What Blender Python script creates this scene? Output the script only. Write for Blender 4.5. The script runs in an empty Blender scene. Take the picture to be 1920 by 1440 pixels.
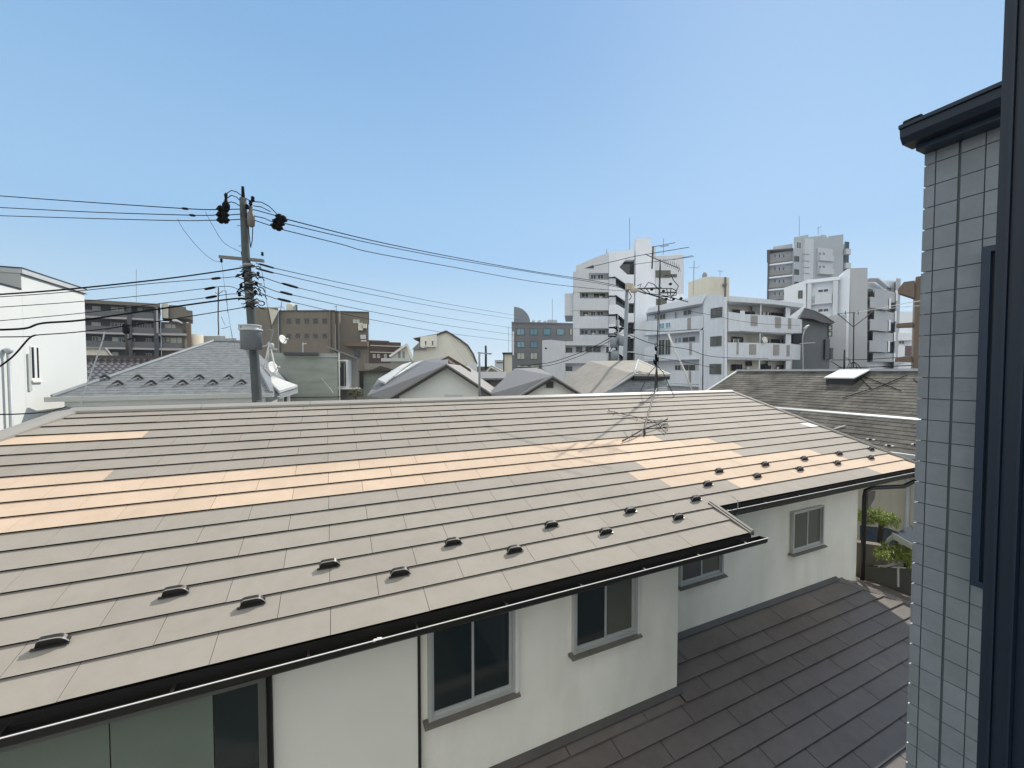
import bpy, bmesh, math, random
from mathutils import Vector, Matrix
random.seed(7)
SC = bpy.context.scene
R = math.radians

# ---------------------------------------------------------------- camera, sky, sun, exposure
F = 745.0; TP = 23/745.0; PITCH = math.atan(TP); YAW = R(24.0); CZ = 8.0
cam = bpy.data.cameras.new('camera'); camo = bpy.data.objects.new('camera', cam); SC.collection.objects.link(camo)
camo.location = (0, 0, CZ); camo.rotation_euler = (math.pi/2-PITCH, 0, -YAW)
cam.sensor_fit = 'HORIZONTAL'; cam.sensor_width = 36; cam.lens = 36*F/1920; cam.clip_start = .02; cam.clip_end = 6000
SC.camera = camo
SUN_EL, SUN_AZ = 41.5, 59.0          # azimuth measured from +Y towards +X
w = bpy.data.worlds.new('World'); SC.world = w; w.use_nodes = True
nt = w.node_tree; bg = nt.nodes['Background']
sky = nt.nodes.new('ShaderNodeTexSky'); sky.sky_type = 'NISHITA'; sky.sun_disc = False
sky.sun_elevation = R(SUN_EL); sky.sun_rotation = R(SUN_AZ); sky.air_density = 1.0; sky.dust_density = 0.6; sky.ozone_density = 1.6; sky.altitude = 50
# clear hazy daylight: the physical sky blended with a blue gradient over elevation, whitened overhead
tcw = nt.nodes.new('ShaderNodeTexCoord'); sep = nt.nodes.new('ShaderNodeSeparateXYZ'); nt.links.new(tcw.outputs['Generated'], sep.inputs[0])
rmp = nt.nodes.new('ShaderNodeValToRGB'); nt.links.new(sep.outputs[2], rmp.inputs[0]); rmp.color_ramp.interpolation = 'EASE'
def stop(p, c):
    e = rmp.color_ramp.elements.new(p); e.color = (*c, 1)
rmp.color_ramp.elements[0].color = (.64, .80, .92, 1); rmp.color_ramp.elements[1].color = (.86, .85, .82, 1)
stop(.10, (.50, .70, .87)); stop(.30, (.34, .58, .86)); stop(.70, (.225, .445, .76)); stop(.86, (.80, .80, .80))  # top stops: unseen white zenith added to brighten walls in shade
sca = nt.nodes.new('ShaderNodeVectorMath'); sca.operation = 'SCALE'; sca.inputs['Scale'].default_value = 5.55; nt.links.new(rmp.outputs[0], sca.inputs[0])
ms1 = nt.nodes.new('ShaderNodeVectorMath'); ms1.operation = 'MULTIPLY_ADD'; ms1.inputs[1].default_value = (.14, .125, .10); ms1.inputs[2].default_value = (1, 1, 1); nt.links.new(sky.outputs[0], ms1.inputs[0])
mnw = nt.nodes.new('ShaderNodeVectorMath'); mnw.operation = 'DIVIDE'; nt.links.new(sky.outputs[0], mnw.inputs[0]); nt.links.new(ms1.outputs[0], mnw.inputs[1])
mxw = nt.nodes.new('ShaderNodeMix'); mxw.data_type = 'RGBA'; mxw.inputs[0].default_value = .80
nt.links.new(mnw.outputs[0], mxw.inputs[6]); nt.links.new(sca.outputs[0], mxw.inputs[7])
# made-up bright cloud bank behind the viewer, unseen, added to lighten shaded walls
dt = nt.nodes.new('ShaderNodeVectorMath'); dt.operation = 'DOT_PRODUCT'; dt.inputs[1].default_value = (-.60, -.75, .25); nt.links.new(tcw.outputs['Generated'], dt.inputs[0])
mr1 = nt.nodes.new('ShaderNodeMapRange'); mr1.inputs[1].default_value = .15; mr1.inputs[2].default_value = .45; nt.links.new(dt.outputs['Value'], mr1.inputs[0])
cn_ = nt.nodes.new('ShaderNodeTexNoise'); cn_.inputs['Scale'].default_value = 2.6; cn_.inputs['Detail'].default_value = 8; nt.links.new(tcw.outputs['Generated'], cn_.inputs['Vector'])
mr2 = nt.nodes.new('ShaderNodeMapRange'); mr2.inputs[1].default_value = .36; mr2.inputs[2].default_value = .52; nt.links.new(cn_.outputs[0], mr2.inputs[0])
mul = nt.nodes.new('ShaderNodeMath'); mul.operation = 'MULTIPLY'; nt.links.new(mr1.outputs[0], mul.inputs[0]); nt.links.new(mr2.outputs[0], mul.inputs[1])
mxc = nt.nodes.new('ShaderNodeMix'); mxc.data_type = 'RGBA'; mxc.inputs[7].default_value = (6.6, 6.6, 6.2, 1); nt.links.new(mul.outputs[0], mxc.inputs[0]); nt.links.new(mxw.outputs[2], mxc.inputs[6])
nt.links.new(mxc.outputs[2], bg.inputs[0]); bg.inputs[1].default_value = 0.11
sl = bpy.data.lights.new('sun', 'SUN'); sl.energy = 2.6; sl.angle = R(.53); sl.color = (1, .93, .82)
so = bpy.data.objects.new('sun', sl); SC.collection.objects.link(so)
sd = Vector((math.sin(R(SUN_AZ))*math.cos(R(SUN_EL)), math.cos(R(SUN_AZ))*math.cos(R(SUN_EL)), math.sin(R(SUN_EL))))
so.rotation_euler = sd.to_track_quat('Z', 'Y').to_euler(); so.location = (30, 30, 60)
SC.view_settings.view_transform = 'Standard'; SC.view_settings.look = 'None'; SC.view_settings.exposure = 0.80; SC.view_settings.gamma = 1

# ---------------------------------------------------------------- measuring helpers (direction through a point of the photo)
def ray(u, v):
    x = (u-960)/F; y = (720-v)/F
    f = math.cos(PITCH)+y*math.sin(PITCH); z = y*math.cos(PITCH)-math.sin(PITCH)
    return Vector((f*math.sin(YAW)+x*math.cos(YAW), f*math.cos(YAW)-x*math.sin(YAW), z))
CAM = Vector((0, 0, CZ))
def P(u, v, d): return CAM+ray(u, v)*d
def PY(u, v, y): r = ray(u, v); return CAM+r*(y/r.y)
def PX(u, v, x): r = ray(u, v); return CAM+r*(x/r.x)

# ---------------------------------------------------------------- materials
def mat(name, col, rough=.7, var=.10, scale=3.0, bump=0.0, bscale=40.0, metal=0.0, spec=.5, streak=0.0, sscale=(7, 7, .55), island=0.0, col2=None, stretch=(1, 1, 1)):
    m = bpy.data.materials.new(name); m.use_nodes = True; t = m.node_tree; b = t.nodes['Principled BSDF']
    b.inputs['Roughness'].default_value = rough; b.inputs['Metallic'].default_value = metal
    b.inputs['Specular IOR Level'].default_value = spec
    tc = t.nodes.new('ShaderNodeTexCoord'); mp = t.nodes.new('ShaderNodeMapping'); mp.inputs['Scale'].default_value = stretch
    t.links.new(tc.outputs['Object'], mp.inputs[0])
    n = t.nodes.new('ShaderNodeTexNoise'); n.inputs['Scale'].default_value = scale; n.inputs['Detail'].default_value = 6; n.inputs['Roughness'].default_value = .62
    t.links.new(mp.outputs[0], n.inputs['Vector'])
    r = t.nodes.new('ShaderNodeValToRGB'); r.color_ramp.elements[0].position = .3; r.color_ramp.elements[1].position = .7
    c = list(col); d = [max(0, x*(1-var)) for x in c] if col2 is None else list(col2); e = [min(1, x*(1+var*.6)) for x in c]
    r.color_ramp.elements[0].color = (*d, 1); r.color_ramp.elements[1].color = (*e, 1)
    t.links.new(n.outputs[0], r.inputs[0]); out = r.outputs[0]
    if streak:
        mp2 = t.nodes.new('ShaderNodeMapping'); mp2.inputs['Scale'].default_value = sscale; t.links.new(tc.outputs['Object'], mp2.inputs[0])
        n2 = t.nodes.new('ShaderNodeTexNoise'); n2.inputs['Scale'].default_value = 1.0; n2.inputs['Detail'].default_value = 7; t.links.new(mp2.outputs[0], n2.inputs['Vector'])
        r2 = t.nodes.new('ShaderNodeValToRGB'); r2.color_ramp.elements[0].position = .30; r2.color_ramp.elements[1].position = .58
        s = 1-streak; r2.color_ramp.elements[0].color = (s, s, s*.97, 1); r2.color_ramp.elements[1].color = (1, 1, 1, 1)
        t.links.new(n2.outputs[0], r2.inputs[0])
        mx = t.nodes.new('ShaderNodeMix'); mx.data_type = 'RGBA'; mx.blend_type = 'MULTIPLY'; mx.inputs[0].default_value = 1
        t.links.new(out, mx.inputs[6]); t.links.new(r2.outputs[0], mx.inputs[7]); out = mx.outputs[2]
    if island:
        g = t.nodes.new('ShaderNodeNewGeometry'); mr = t.nodes.new('ShaderNodeMapRange'); mr.inputs[3].default_value = 1-island; mr.inputs[4].default_value = 1+island
        t.links.new(g.outputs['Random Per Island'], mr.inputs[0])
        vm = t.nodes.new('ShaderNodeVectorMath'); vm.operation = 'SCALE'; t.links.new(out, vm.inputs[0]); t.links.new(mr.outputs[0], vm.inputs['Scale']); out = vm.outputs[0]
    t.links.new(out, b.inputs['Base Color'])
    if bump:
        n3 = t.nodes.new('ShaderNodeTexNoise'); n3.inputs['Scale'].default_value = bscale; n3.inputs['Detail'].default_value = 4; t.links.new(tc.outputs['Object'], n3.inputs['Vector'])
        bp = t.nodes.new('ShaderNodeBump'); bp.inputs['Strength'].default_value = bump; bp.inputs['Distance'].default_value = .02
        t.links.new(n3.outputs[0], bp.inputs['Height']); t.links.new(bp.outputs[0], b.inputs['Normal'])
    return m
M = {}
M['roof_grey'] = mat('roof_grey', (.318, .288, .254), .80, .09, .9, .12, 160, island=.03, spec=.4, streak=.05)
M['roof_tan'] = mat('roof_tan', (.59, .455, .345), .80, .09, .8, .12, 160, island=.05, spec=.4, streak=.06)
M['roof_white'] = mat('roof_white', (.55, .55, .55), .5, .05)
M['roof_under_shade'] = mat('roof_under_shade', (.006, .006, .006), 1.0, spec=0)  # near-black: shadow gap under each tile row painted on butts; decks share it
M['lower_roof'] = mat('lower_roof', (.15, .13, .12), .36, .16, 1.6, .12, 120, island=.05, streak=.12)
M['ridge_metal'] = mat('ridge_metal', (.34, .32, .29), .5, .06, 2, spec=.5)
M['trim_dark'] = mat('trim_dark', (.02, .019, .018), .38, .2, 5)
M['gutter'] = mat('gutter', (.018, .016, .015), .45, .2, 4)
M['gutter_rim'] = mat('gutter_rim', (.30, .29, .28), .35, .1)
M['rim_metal'] = mat('rim_metal', (.75, .74, .72), .35, .05)
M['gutter_in'] = mat('gutter_in', (.012, .014, .018), .4, .3, 3)
M['plaster'] = mat('plaster', (.92, .89, .79), .88, .07, .9, .3, 120, streak=.10, sscale=(2.6, 2.6, .6))
M['panel'] = mat('panel', (.84, .83, .74), .6, .04, 1.0)
M['alu'] = mat('alu', (.52, .53, .51), .4, .06, 4, metal=.3)
M['alu_dark'] = mat('alu_dark', (.13, .125, .115), .45, .1, 4)
M['sill'] = mat('sill', (.17, .155, .13), .5, .15, 4)
M['glass_dark'] = mat('glass_dark', (.012, .02, .022), .06, .3, .8, spec=.8)
M['glass_net'] = mat('glass_net', (.10, .105, .085), .25, .1, 3, spec=.5)
M['glass_green'] = mat('glass_green', (.17, .21, .17), .18, .15, 1, spec=.6)
M['glass_pale'] = mat('glass_pale', (.52, .56, .46), .25, .1, 1, spec=.6)
M['navy'] = mat('navy', (.005, .016, .036), .42, .12, 3, spec=.5)
M['navy_mid'] = mat('navy_mid', (.009, .027, .056), .4, .12, 3)
M['navy_deep'] = mat('navy_deep', (.0025, .008, .017), .5, .1, 3, spec=.3)
M['tile'] = mat('tile', (.22, .252, .275), .42, .12, 7, .10, 60, island=.075, streak=.05)
M['grout'] = mat('grout', (.08, .105, .12), .8, .1)
M['white_wall'] = mat('white_wall', (.66, .68, .67), .8, .03, .6)
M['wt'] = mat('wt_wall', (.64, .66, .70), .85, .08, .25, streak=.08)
M['wt_white'] = mat('wt_pale', (.82, .86, .92), .85, .06, .2, streak=.06)  # paler white paint, the wall's own tone
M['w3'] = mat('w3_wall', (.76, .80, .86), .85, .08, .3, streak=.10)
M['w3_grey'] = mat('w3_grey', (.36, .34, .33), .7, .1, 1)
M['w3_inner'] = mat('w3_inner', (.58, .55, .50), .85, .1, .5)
M['apt'] = mat('apt', (.085, .088, .095), .8, .12, .3)
M['apt_par'] = mat('apt_par', (.14, .14, .145), .6, .1, .3)
M['apt_slab'] = mat('apt_slab', (.48, .46, .45), .8, .1, .5)
M['beige_wall'] = mat('beige_wall', (.54, .49, .40), .85, .1, .4, streak=.1)
M['brown_wall'] = mat('brown_wall', (.205, .18, .15), .85, .12, .3, streak=.1)
M['brick_dark'] = mat('brick_dark', (.11, .075, .06), .85, .2, .5)
M['tan_brown'] = mat('tan_brown', (.19, .14, .105), .85, .1, .3, streak=.08)
M['office'] = mat('office', (.20, .205, .215), .8, .08, .3)
M['office_fin'] = mat('office_fin', (.24, .26, .29), .5, .1, .3)
M['teal'] = mat('teal_glass', (.16, .33, .40), .12, .2, .3, spec=.9)
M['hr'] = mat('hr_wall', (.43, .46, .50), .85, .08, .2)
M['hr_pale'] = mat('hr_pale', (.56, .59, .63), .85, .08, .2)
M['hr_band'] = mat('hr_band', (.24, .245, .25), .6, .1, .3)
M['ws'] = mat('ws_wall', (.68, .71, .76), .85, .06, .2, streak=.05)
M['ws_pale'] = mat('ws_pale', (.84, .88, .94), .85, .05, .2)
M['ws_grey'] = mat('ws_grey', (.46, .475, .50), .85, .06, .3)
M['cream'] = mat('cream_wall', (.66, .63, .54), .85, .08, .3, streak=.08)
M['dark_curve'] = mat('dark_curve', (.17, .185, .20), .7, .2, .3)
M['slate'] = mat('slate_blue', (.20, .215, .23), .9, .3, 4.5, .5, 25)
M['slate_dk'] = mat('slate_dark', (.13, .122, .108), .95, .5, 1.6, .4, 20, island=.16, streak=.2, spec=.2)
M['kawara'] = mat('kawara', (.12, .115, .125), .35, .3, 6, island=.12)
M['lite_metal'] = mat('lite_metal', (.50, .52, .53), .45, .08, 1.5)
M['white_trim'] = mat('white_trim', (.72, .72, .70), .6, .06, 2)
M['grey_band'] = mat('grey_band', (.46, .48, .46), .6, .08, 1)
M['mortar'] = mat('mortar', (.36, .385, .345), .9, .14, .8, .3, 20, streak=.16, sscale=(.5, .5, 3.5))
M['grey_wall'] = mat('grey_wall', (.24, .24, .235), .85, .1, .8, streak=.08)
M['roof_mid'] = mat('roof_mid', (.20, .195, .195), .6, .12, 2, .2, 30, stretch=(1, 6, 1))
M['roof_beige'] = mat('roof_beige', (.32, .30, .265), .8, .14, 2, .3, 30)
M['roof_brown'] = mat('roof_brown', (.10, .085, .075), .8, .15, 2, .3, 30)
M['barn'] = mat('barn_cream', (.80, .77, .68), .8, .06, .4, streak=.05)
M['concrete'] = mat('concrete', (.075, .088, .09), .9, .18, 5, .3, 50, streak=.12)
M['steel'] = mat('steel', (.24, .27, .29), .5, .12, 4)
M['steel_lite'] = mat('steel_lite', (.42, .45, .47), .45, .1, 4)
M['cabinet'] = mat('cabinet', (.13, .145, .165), .5, .08, 2)
M['black'] = mat('black_rubber', (.006, .006, .007), .8, .2, 8, spec=.1)
M['porcelain'] = mat('porcelain', (.35, .35, .34), .3, .2, 8)
M['wire'] = mat('wire', (.008, .009, .011), .8, .2, 4, spec=.1)
M['rust'] = mat('rust_pipe', (.035, .03, .028), .6, .4, 12)
M['asphalt'] = mat('asphalt', (.15, .145, .135), .9, .2, .2)
M['leaf'] = mat('leaf', (.34, .42, .10), .6, .3, 4, island=.45)
M['leaf_dry'] = mat('leaf_dry', (.12, .12, .055), .7, .3, 4, island=.4)
M['bark'] = mat('bark', (.05, .04, .03), .9, .3, 8)
M['deepblue'] = mat('deepblue_roof', (.018, .035, .06), .5, .15, 2)
M['beige_side'] = mat('beige_siding', (.68, .65, .55), .85, .08, 1, streak=.06)
M['fence_dark'] = mat('fence_dark', (.10, .10, .085), .85, .1, 1)
M['flash_dark'] = mat('flash_dark', (.085, .075, .068), .55, .2, 2)
M['verge_metal'] = mat('verge_metal', (.16, .15, .14), .6, .1, 3, spec=.3)
M['ac'] = mat('ac_white', (.6, .6, .58), .5, .08, 3)
M['curtain'] = mat('curtain', (.14, .15, .16), .8, .25, 3, stretch=(6, 6, .3))
M['reddish'] = mat('maroon_panel', (.16, .11, .12), .8, .1, 1)

# ---------------------------------------------------------------- mesh builder and object helpers
COL = SC.collection
class MB:
    def __init__(s): s.v = []; s.f = []; s.m = []; s.sm = []
    def add(s, vs, fs, mi=0, smooth=False):
        o = len(s.v); s.v += [Vector(x) for x in vs]
        for f in fs: s.f.append([o+i for i in f]); s.m.append(mi); s.sm.append(smooth)
        return s
    def hexa(s, p, mi=0, fm=None):     # p: 4 bottom, 4 top (same order)
        if fm is not None:
            s.add(p, [(3, 2, 1, 0), (4, 5, 6, 7), (0, 1, 5, 4), (1, 2, 6, 5), (2, 3, 7, 6), (3, 0, 4, 7)], mi); s.m[-4] = fm; s.m[-6] = fm; return s
        return s.add(p, [(3, 2, 1, 0), (4, 5, 6, 7), (0, 1, 5, 4), (1, 2, 6, 5), (2, 3, 7, 6), (3, 0, 4, 7)], mi)
    def box(s, x0, x1, y0, y1, z0, z1, mi=0):
        return s.hexa([(x0, y0, z0), (x1, y0, z0), (x1, y1, z0), (x0, y1, z0), (x0, y0, z1), (x1, y0, z1), (x1, y1, z1), (x0, y1, z1)], mi)
    def prism(s, pts, off, mi=0):   # polygon pts (3-D), extruded by vector off
        n = len(pts); off = Vector(off); a = [Vector(p) for p in pts]; b = [p+off for p in a]
        fs = [tuple(range(n))[::-1], tuple(range(n, 2*n))]+[(i, (i+1) % n, n+(i+1) % n, n+i) for i in range(n)]
        return s.add(a+b, fs, mi)
    def tube(s, pts, r, n=8, mi=0, r2=None, caps=True):
        pts = [Vector(p) for p in pts]; k = len(pts); vs = []; up0 = None
        for i, p in enumerate(pts):
            d = (pts[min(i+1, k-1)]-pts[max(i-1, 0)]).normalized()
            if up0 is None: up0 = Vector((0, 0, 1)) if abs(d.z) < .9 else Vector((1, 0, 0))
            a = d.cross(up0).normalized(); b = a.cross(d).normalized(); up0 = b
            rr = r if r2 is None else r+(r2-r)*i/(k-1)
            for j in range(n): t = 2*math.pi*j/n; vs.append(p+a*math.cos(t)*rr+b*math.sin(t)*rr)
        fs = [(i*n+j, i*n+(j+1) % n, (i+1)*n+(j+1) % n, (i+1)*n+j) for i in range(k-1) for j in range(n)]
        if caps: fs += [tuple(range(n))[::-1], tuple(range((k-1)*n, k*n))]
        return s.add(vs, fs, mi, n > 6)
    def lathe(s, c, ax, prof, n=16, mi=0):   # prof: (distance along ax, radius)
        c = Vector(c); ax = Vector(ax).normalized(); t = Vector((0, 0, 1)) if abs(ax.z) < .9 else Vector((1, 0, 0))
        a = ax.cross(t).normalized(); b = ax.cross(a); vs = []
        for h, r in prof:
            for j in range(n): q = 2*math.pi*j/n; vs.append(c+ax*h+a*math.cos(q)*r+b*math.sin(q)*r)
        k = len(prof); fs = [(i*n+j, i*n+(j+1) % n, (i+1)*n+(j+1) % n, (i+1)*n+j) for i in range(k-1) for j in range(n)]
        fs += [tuple(range(n))[::-1], tuple(range((k-1)*n, k*n))]
        return s.add(vs, fs, mi, True)
    def build(s, name, mats, parent=None, fixn=True):
        me = bpy.data.meshes.new(name); org = Vector((0, 0, 0)); q = parent
        while q is not None: org += q.location; q = q.parent
        me.from_pydata([v-org for v in s.v], [], s.f)
        for m in (mats if isinstance(mats, (list, tuple)) else [mats]): me.materials.append(M[m])
        me.polygons.foreach_set('material_index', s.m); me.polygons.foreach_set('use_smooth', s.sm); me.update()
        if fixn:
            bm = bmesh.new(); bm.from_mesh(me); bmesh.ops.recalc_face_normals(bm, faces=bm.faces); bm.to_mesh(me); bm.free()
        o = bpy.data.objects.new(name, me); COL.objects.link(o); o.parent = parent
        return o
def tag(o, label=None, cat=None, group=None, kind=None):
    for k, x in (('label', label), ('category', cat), ('group', group), ('kind', kind)):
        if x: o[k] = x
    return o
def thing(name, label, cat, loc=(0, 0, 0), group=None):
    o = bpy.data.objects.new(name, None); COL.objects.link(o); o.location = loc; o.empty_display_size = .2
    return tag(o, label, cat, group)
def solo(mb, name, mats, label, cat, group=None):
    # one-mesh thing: origin moved to its lowest middle point
    lo = min(v.z for v in mb.v); c = sum(mb.v, Vector())/len(mb.v); org = Vector((c.x, c.y, lo))
    mb.v = [v-org for v in mb.v]; o = mb.build(name, mats); o.location = org
    return tag(o, label, cat, group)

# facade: vertical plane through two map points; s along it, d outwards (towards the viewer)
class FA:
    def __init__(s, u0, d0, u1, d1):
        a = P(u0, 697, d0); b = P(u1, 697, d1); s.a = Vector((a.x, a.y, 0)); b = Vector((b.x, b.y, 0))
        s.e = (b-s.a).normalized(); s.n = Vector((s.e.y, -s.e.x, 0))
        if s.n.dot(-s.a) < 0: s.n = -s.n
        s.L = (b-s.a).length
        r = ray(u1 if (u0+u1)/2 < 960 else u0, 697); s.k = r.dot(s.e)/max(.05, -r.dot(s.n))     # view ray at the edge: sides sheared along it, hidden from the camera
    def sz(s, u, v, d=0.0):
        r = ray(u, v); o = s.a+s.n*d; t = (o-CAM).dot(s.n)/r.dot(s.n); p = CAM+r*t
        return (p-o).dot(s.e)+(s.k*d if d < 0 else 0), p.z
    def pt(s, q, z, d=0.0):
        if d < 0: q = q-s.k*d
        v = s.a+s.e*q+s.n*d; return Vector((v.x, v.y, z))
    def box(s, mb, s0, s1, z0, z1, d0, d1, mi=0):
        c = [(s0, d0), (s1, d0), (s1, d1), (s0, d1)]
        return mb.hexa([s.pt(q, z0, d) for q, d in c]+[s.pt(q, z1, d) for q, d in c], mi)
    def rbox(s, mb, u0, v0, u1, v1, d0, d1, mi=0, on=0.0):   # photo rectangle -> box (heights read at its middle)
        um = (u0+u1)/2; vm = (v0+v1)/2
        s0 = s.sz(u0, vm, on)[0]; s1 = s.sz(u1, vm, on)[0]; z1 = s.sz(um, v0, on)[1]; z0 = s.sz(um, v1, on)[1]
        return s.box(mb, s0, s1, z0, z1, d0, d1, mi)
    def poly(s, mb, pts, d0, d1, mi=0, on=0.0):
        q = [s.sz(u, v, on) for u, v in pts]
        return mb.prism([s.pt(a, z, d1) for a, z in q], s.pt(0, 0, d0)-s.pt(0, 0, d1), mi)

def window(fa, u0, v0, u1, v1, parent, on=0.0, glass='glass_dark', frame='alu', mull=1, fw=.06, curtain=False, rows=0):
    um = (u0+u1)/2; vm = (v0+v1)/2
    s0 = fa.sz(u0, vm, on)[0]; s1 = fa.sz(u1, vm, on)[0]; z1 = fa.sz(um, v0, on)[1]; z0 = fa.sz(um, v1, on)[1]
    if s0 > s1: s0, s1 = s1, s0
    m = MB(); f = fw
    fa.box(m, s0, s0+f, z0, z1, on+.002, on+.07); fa.box(m, s1-f, s1, z0, z1, on+.002, on+.07)
    fa.box(m, s0+f, s1-f, z0, z0+f, on+.002, on+.075); fa.box(m, s0+f, s1-f, z1-f, z1, on+.002, on+.072)
    for i in range(1, mull+1):
        q = s0+(s1-s0)*i/(mull+1); fa.box(m, q-f*.4, q+f*.4, z0+f, z1-f, on+.002, on+.06)
    for i in range(1, rows+1):
        q = z0+(z1-z0)*i/(rows+1); fa.box(m, s0+f, s1-f, q-f*.3, q+f*.3, on+.002, on+.055)
    w_ = m.build('window', frame, parent)
    g = MB(); fa.box(g, s0+f, s1-f, z0+f, z1-f, on+.004, on+.03)
    if curtain:
        q = s0+(s1-s0)*random.uniform(.45, .62); fa.box(g, s0+f, q, z0+f, z1-f, on+.0305, on+.036, 1)
    g.build('pane', [glass, 'curtain'], w_)
    return w_

# ---------------------------------------------------------------- ground
g = MB(); g.add([(-1500, -1500, 0), (1500, -1500, 0), (1500, 1500, 0), (-1500, 1500, 0)], [(0, 1, 2, 3)])
tag(g.build('ground', 'asphalt'), kind='structure')

# ================================================================ 1. the brown roofed house in front
D = .3; RY = 9.22
def mz(y): return CZ-3.513+.308*y            # near slope of the main roof
house = thing('brown_roof_house', 'white plastered house in front with long brown roof patched with tan tiles', 'house', (4, 8, 0))
def tan(r, x):
    return (r == 2 and x < -2.85) or (r == 6 and x < -2.78) or (r in (7, 8, 9) and x < {7: 6.7, 8: 7.8, 9: 8.3}[r]) or \
        (r == 10 and 5.1 < x < 7.8) or (r == 11 and 4.75 < x < 10.0) or (r == 12 and 5.25 < x < 10.6) or (r == 13 and x > 6.5) or (r == 14 and x > 10.49)
def tilerow(mb, y0, y1, x0, x1, zf, off, L, th, gap, pick, slope, lip=.03, fm=None):
    k = math.floor((x0-off)/L); 
    while off+k*L < x1:
        a = max(x0, off+k*L+gap/2); b = min(x1, off+(k+1)*L-gap/2); k += 1
        if b-a < .03: continue
        jt = random.uniform(-.0015, .0015)
        zb = zf(y0)+th+jt; zt = zf(y1)+.002
        p = [(a, y0+.02, zb-th*1.1), (b, y0+.02, zb-th*1.1), (b, y1+lip, zt-.012), (a, y1+lip, zt-.012), (a, y0, zb), (b, y0, zb), (b, y1+lip, zt+lip*slope*.2), (a, y1+lip, zt+lip*slope*.2)]
        mb.hexa(p, pick((a+b)/2), fm)
def leftx(y): return -4.06-.41*(RY-y)           # sloping left end of the near slope
rt = MB()
for r in range(-1, 17):
    yb = 8.597-D*r; yt = min(yb+D, RY-.02)
    if yb > RY: continue
    x1 = 12.2 if r <= 14 else 5.50
    off = .879*((.865 if r % 2 == 0 else .37)+.006*(r-6))
    if r <= 14 or True:
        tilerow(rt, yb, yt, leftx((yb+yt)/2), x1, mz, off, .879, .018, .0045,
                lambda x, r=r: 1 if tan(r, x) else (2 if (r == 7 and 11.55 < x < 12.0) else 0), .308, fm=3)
roof = rt.build('roof', ['roof_grey', 'roof_tan', 'roof_white', 'roof_under_shade'], house)
# deck under the shingles, far slope, hip end
BY = 14.02
dk = MB(); H = .10
def deck(pts): dk.prism(pts, (0, 0, -H))
deck([(leftx(4.42), 4.42, mz(4.42)-.012), (12.17, 4.42, mz(4.42)-.012), (12.17, RY, mz(RY)-.012), (leftx(RY), RY, mz(RY)-.012)])
deck([(leftx(3.82), 3.82, mz(3.82)-.012), (5.47, 3.82, mz(3.82)-.012), (5.47, 4.417, mz(4.417)-.012), (leftx(4.417), 4.417, mz(4.417)-.012)])
dk.build('roof_deck', 'roof_under_shade', house)
bk = MB(); zr = mz(RY)
bk.prism([(leftx(RY), RY+.004, zr), (12.17, RY+.004, zr), (12.17, BY, zr-.308*(BY-RY)), (-5.6, BY, zr-.308*(BY-RY))], (0, 0, -.1))
bk.prism([(leftx(RY)-.02, RY, zr-.004), (-5.62, BY, zr-.308*(BY-RY)), (-8.6, BY, zr-1.9), (-8.6, 3.8, zr-1.9), (leftx(3.82)-.02, 3.82, mz(3.82)-.02)], (0, 0, -.08))
bk.build('back_slope', 'roof_grey', house)
# ridge cap, hip cap and verge flashing
rc = MB(); n = 9
for i in range(n):
    a = -4.1+i*16.32/n; b = a+16.32/n-.006
    rc.prism([(a, RY-.13, zr-.025), (a, RY-.125, zr+.012), (a, RY-.02, zr+.062), (a, RY+.06, zr+.062), (a, RY+.16, zr-.0), (a, RY+.16, zr-.05)], (b-a, 0, 0))
rc.build('ridge_cap', 'ridge_metal', house)
hc = MB(); a = Vector((leftx(RY), RY-.02, zr+.05)); b = Vector((leftx(3.85), 3.85, mz(3.85)+.05)); s_ = Vector((.12, 0, -.018)); t_ = Vector((-.26, 0, -.05))
hc.add([a+s_, b+s_, b, a, a+t_, b+t_, a+t_-Vector((0, 0, .08)), b+t_-Vector((0, 0, .08)), a+s_-Vector((0, 0, .05)), b+s_-Vector((0, 0, .05))],
       [(0, 1, 2, 3), (3, 2, 5, 4), (4, 5, 7, 6), (0, 8, 9, 1), (6, 7, 9, 8)])
hc.build('hip_cap', 'ridge_metal', house)
def verge(x, y0, y1):
    vg = MB()
    vg.prism([(x-.055, y0, mz(y0)+.030), (x+.03, y0, mz(y0)+.034), (x+.03, y0, mz(y0)-.03), (x-.055, y0, mz(y0)+.0)], (0, y1-y0, .308*(y1-y0)))
    vg.prism([(x-.012, y0+.01, mz(y0)+.031), (x+.034, y0+.01, mz(y0)+.036), (x+.034, y0+.01, mz(y0)+.05), (x-.012, y0+.01, mz(y0)+.045)], (0, y1-y0, .308*(y1-y0)))
    vg.build('verge_flashing', 'verge_metal', house)
verge(12.2, 4.38, RY); verge(5.505, 3.78, 4.50)
fc = MB()
fc.box(-6.4, 12.24, 4.415, 4.45, mz(4.4)-.21, mz(4.4)-.018); fc.box(-6.4, 5.52, 3.815, 3.85, mz(3.8)-.21, mz(3.8)-.018)
for x, y0, y1 in ((12.205, 4.45, RY), (5.5, 3.85, 4.414)):
    fc.prism([(x, y0, mz(y0)-.03), (x+.03, y0, mz(y0)-.03), (x+.03, y0, mz(y0)-.22), (x, y0, mz(y0)-.22)], (0, y1-y0, .308*(y1-y0)))
fc.build('fascia', 'trim_dark', house)
sf = MB(); sf.box(-6.3, 5.49, 3.86, 4.18, mz(3.8)-.20, mz(3.8)-.18); sf.box(4.5, 12.2, 4.46, 4.84, mz(4.4)-.20, mz(4.4)-.18); sf.box(10.54, 12.2, 4.845, 13.9, mz(4.4)-.20, mz(4.4)-.18)
sf.build('soffit', 'alu_dark', house)
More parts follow.
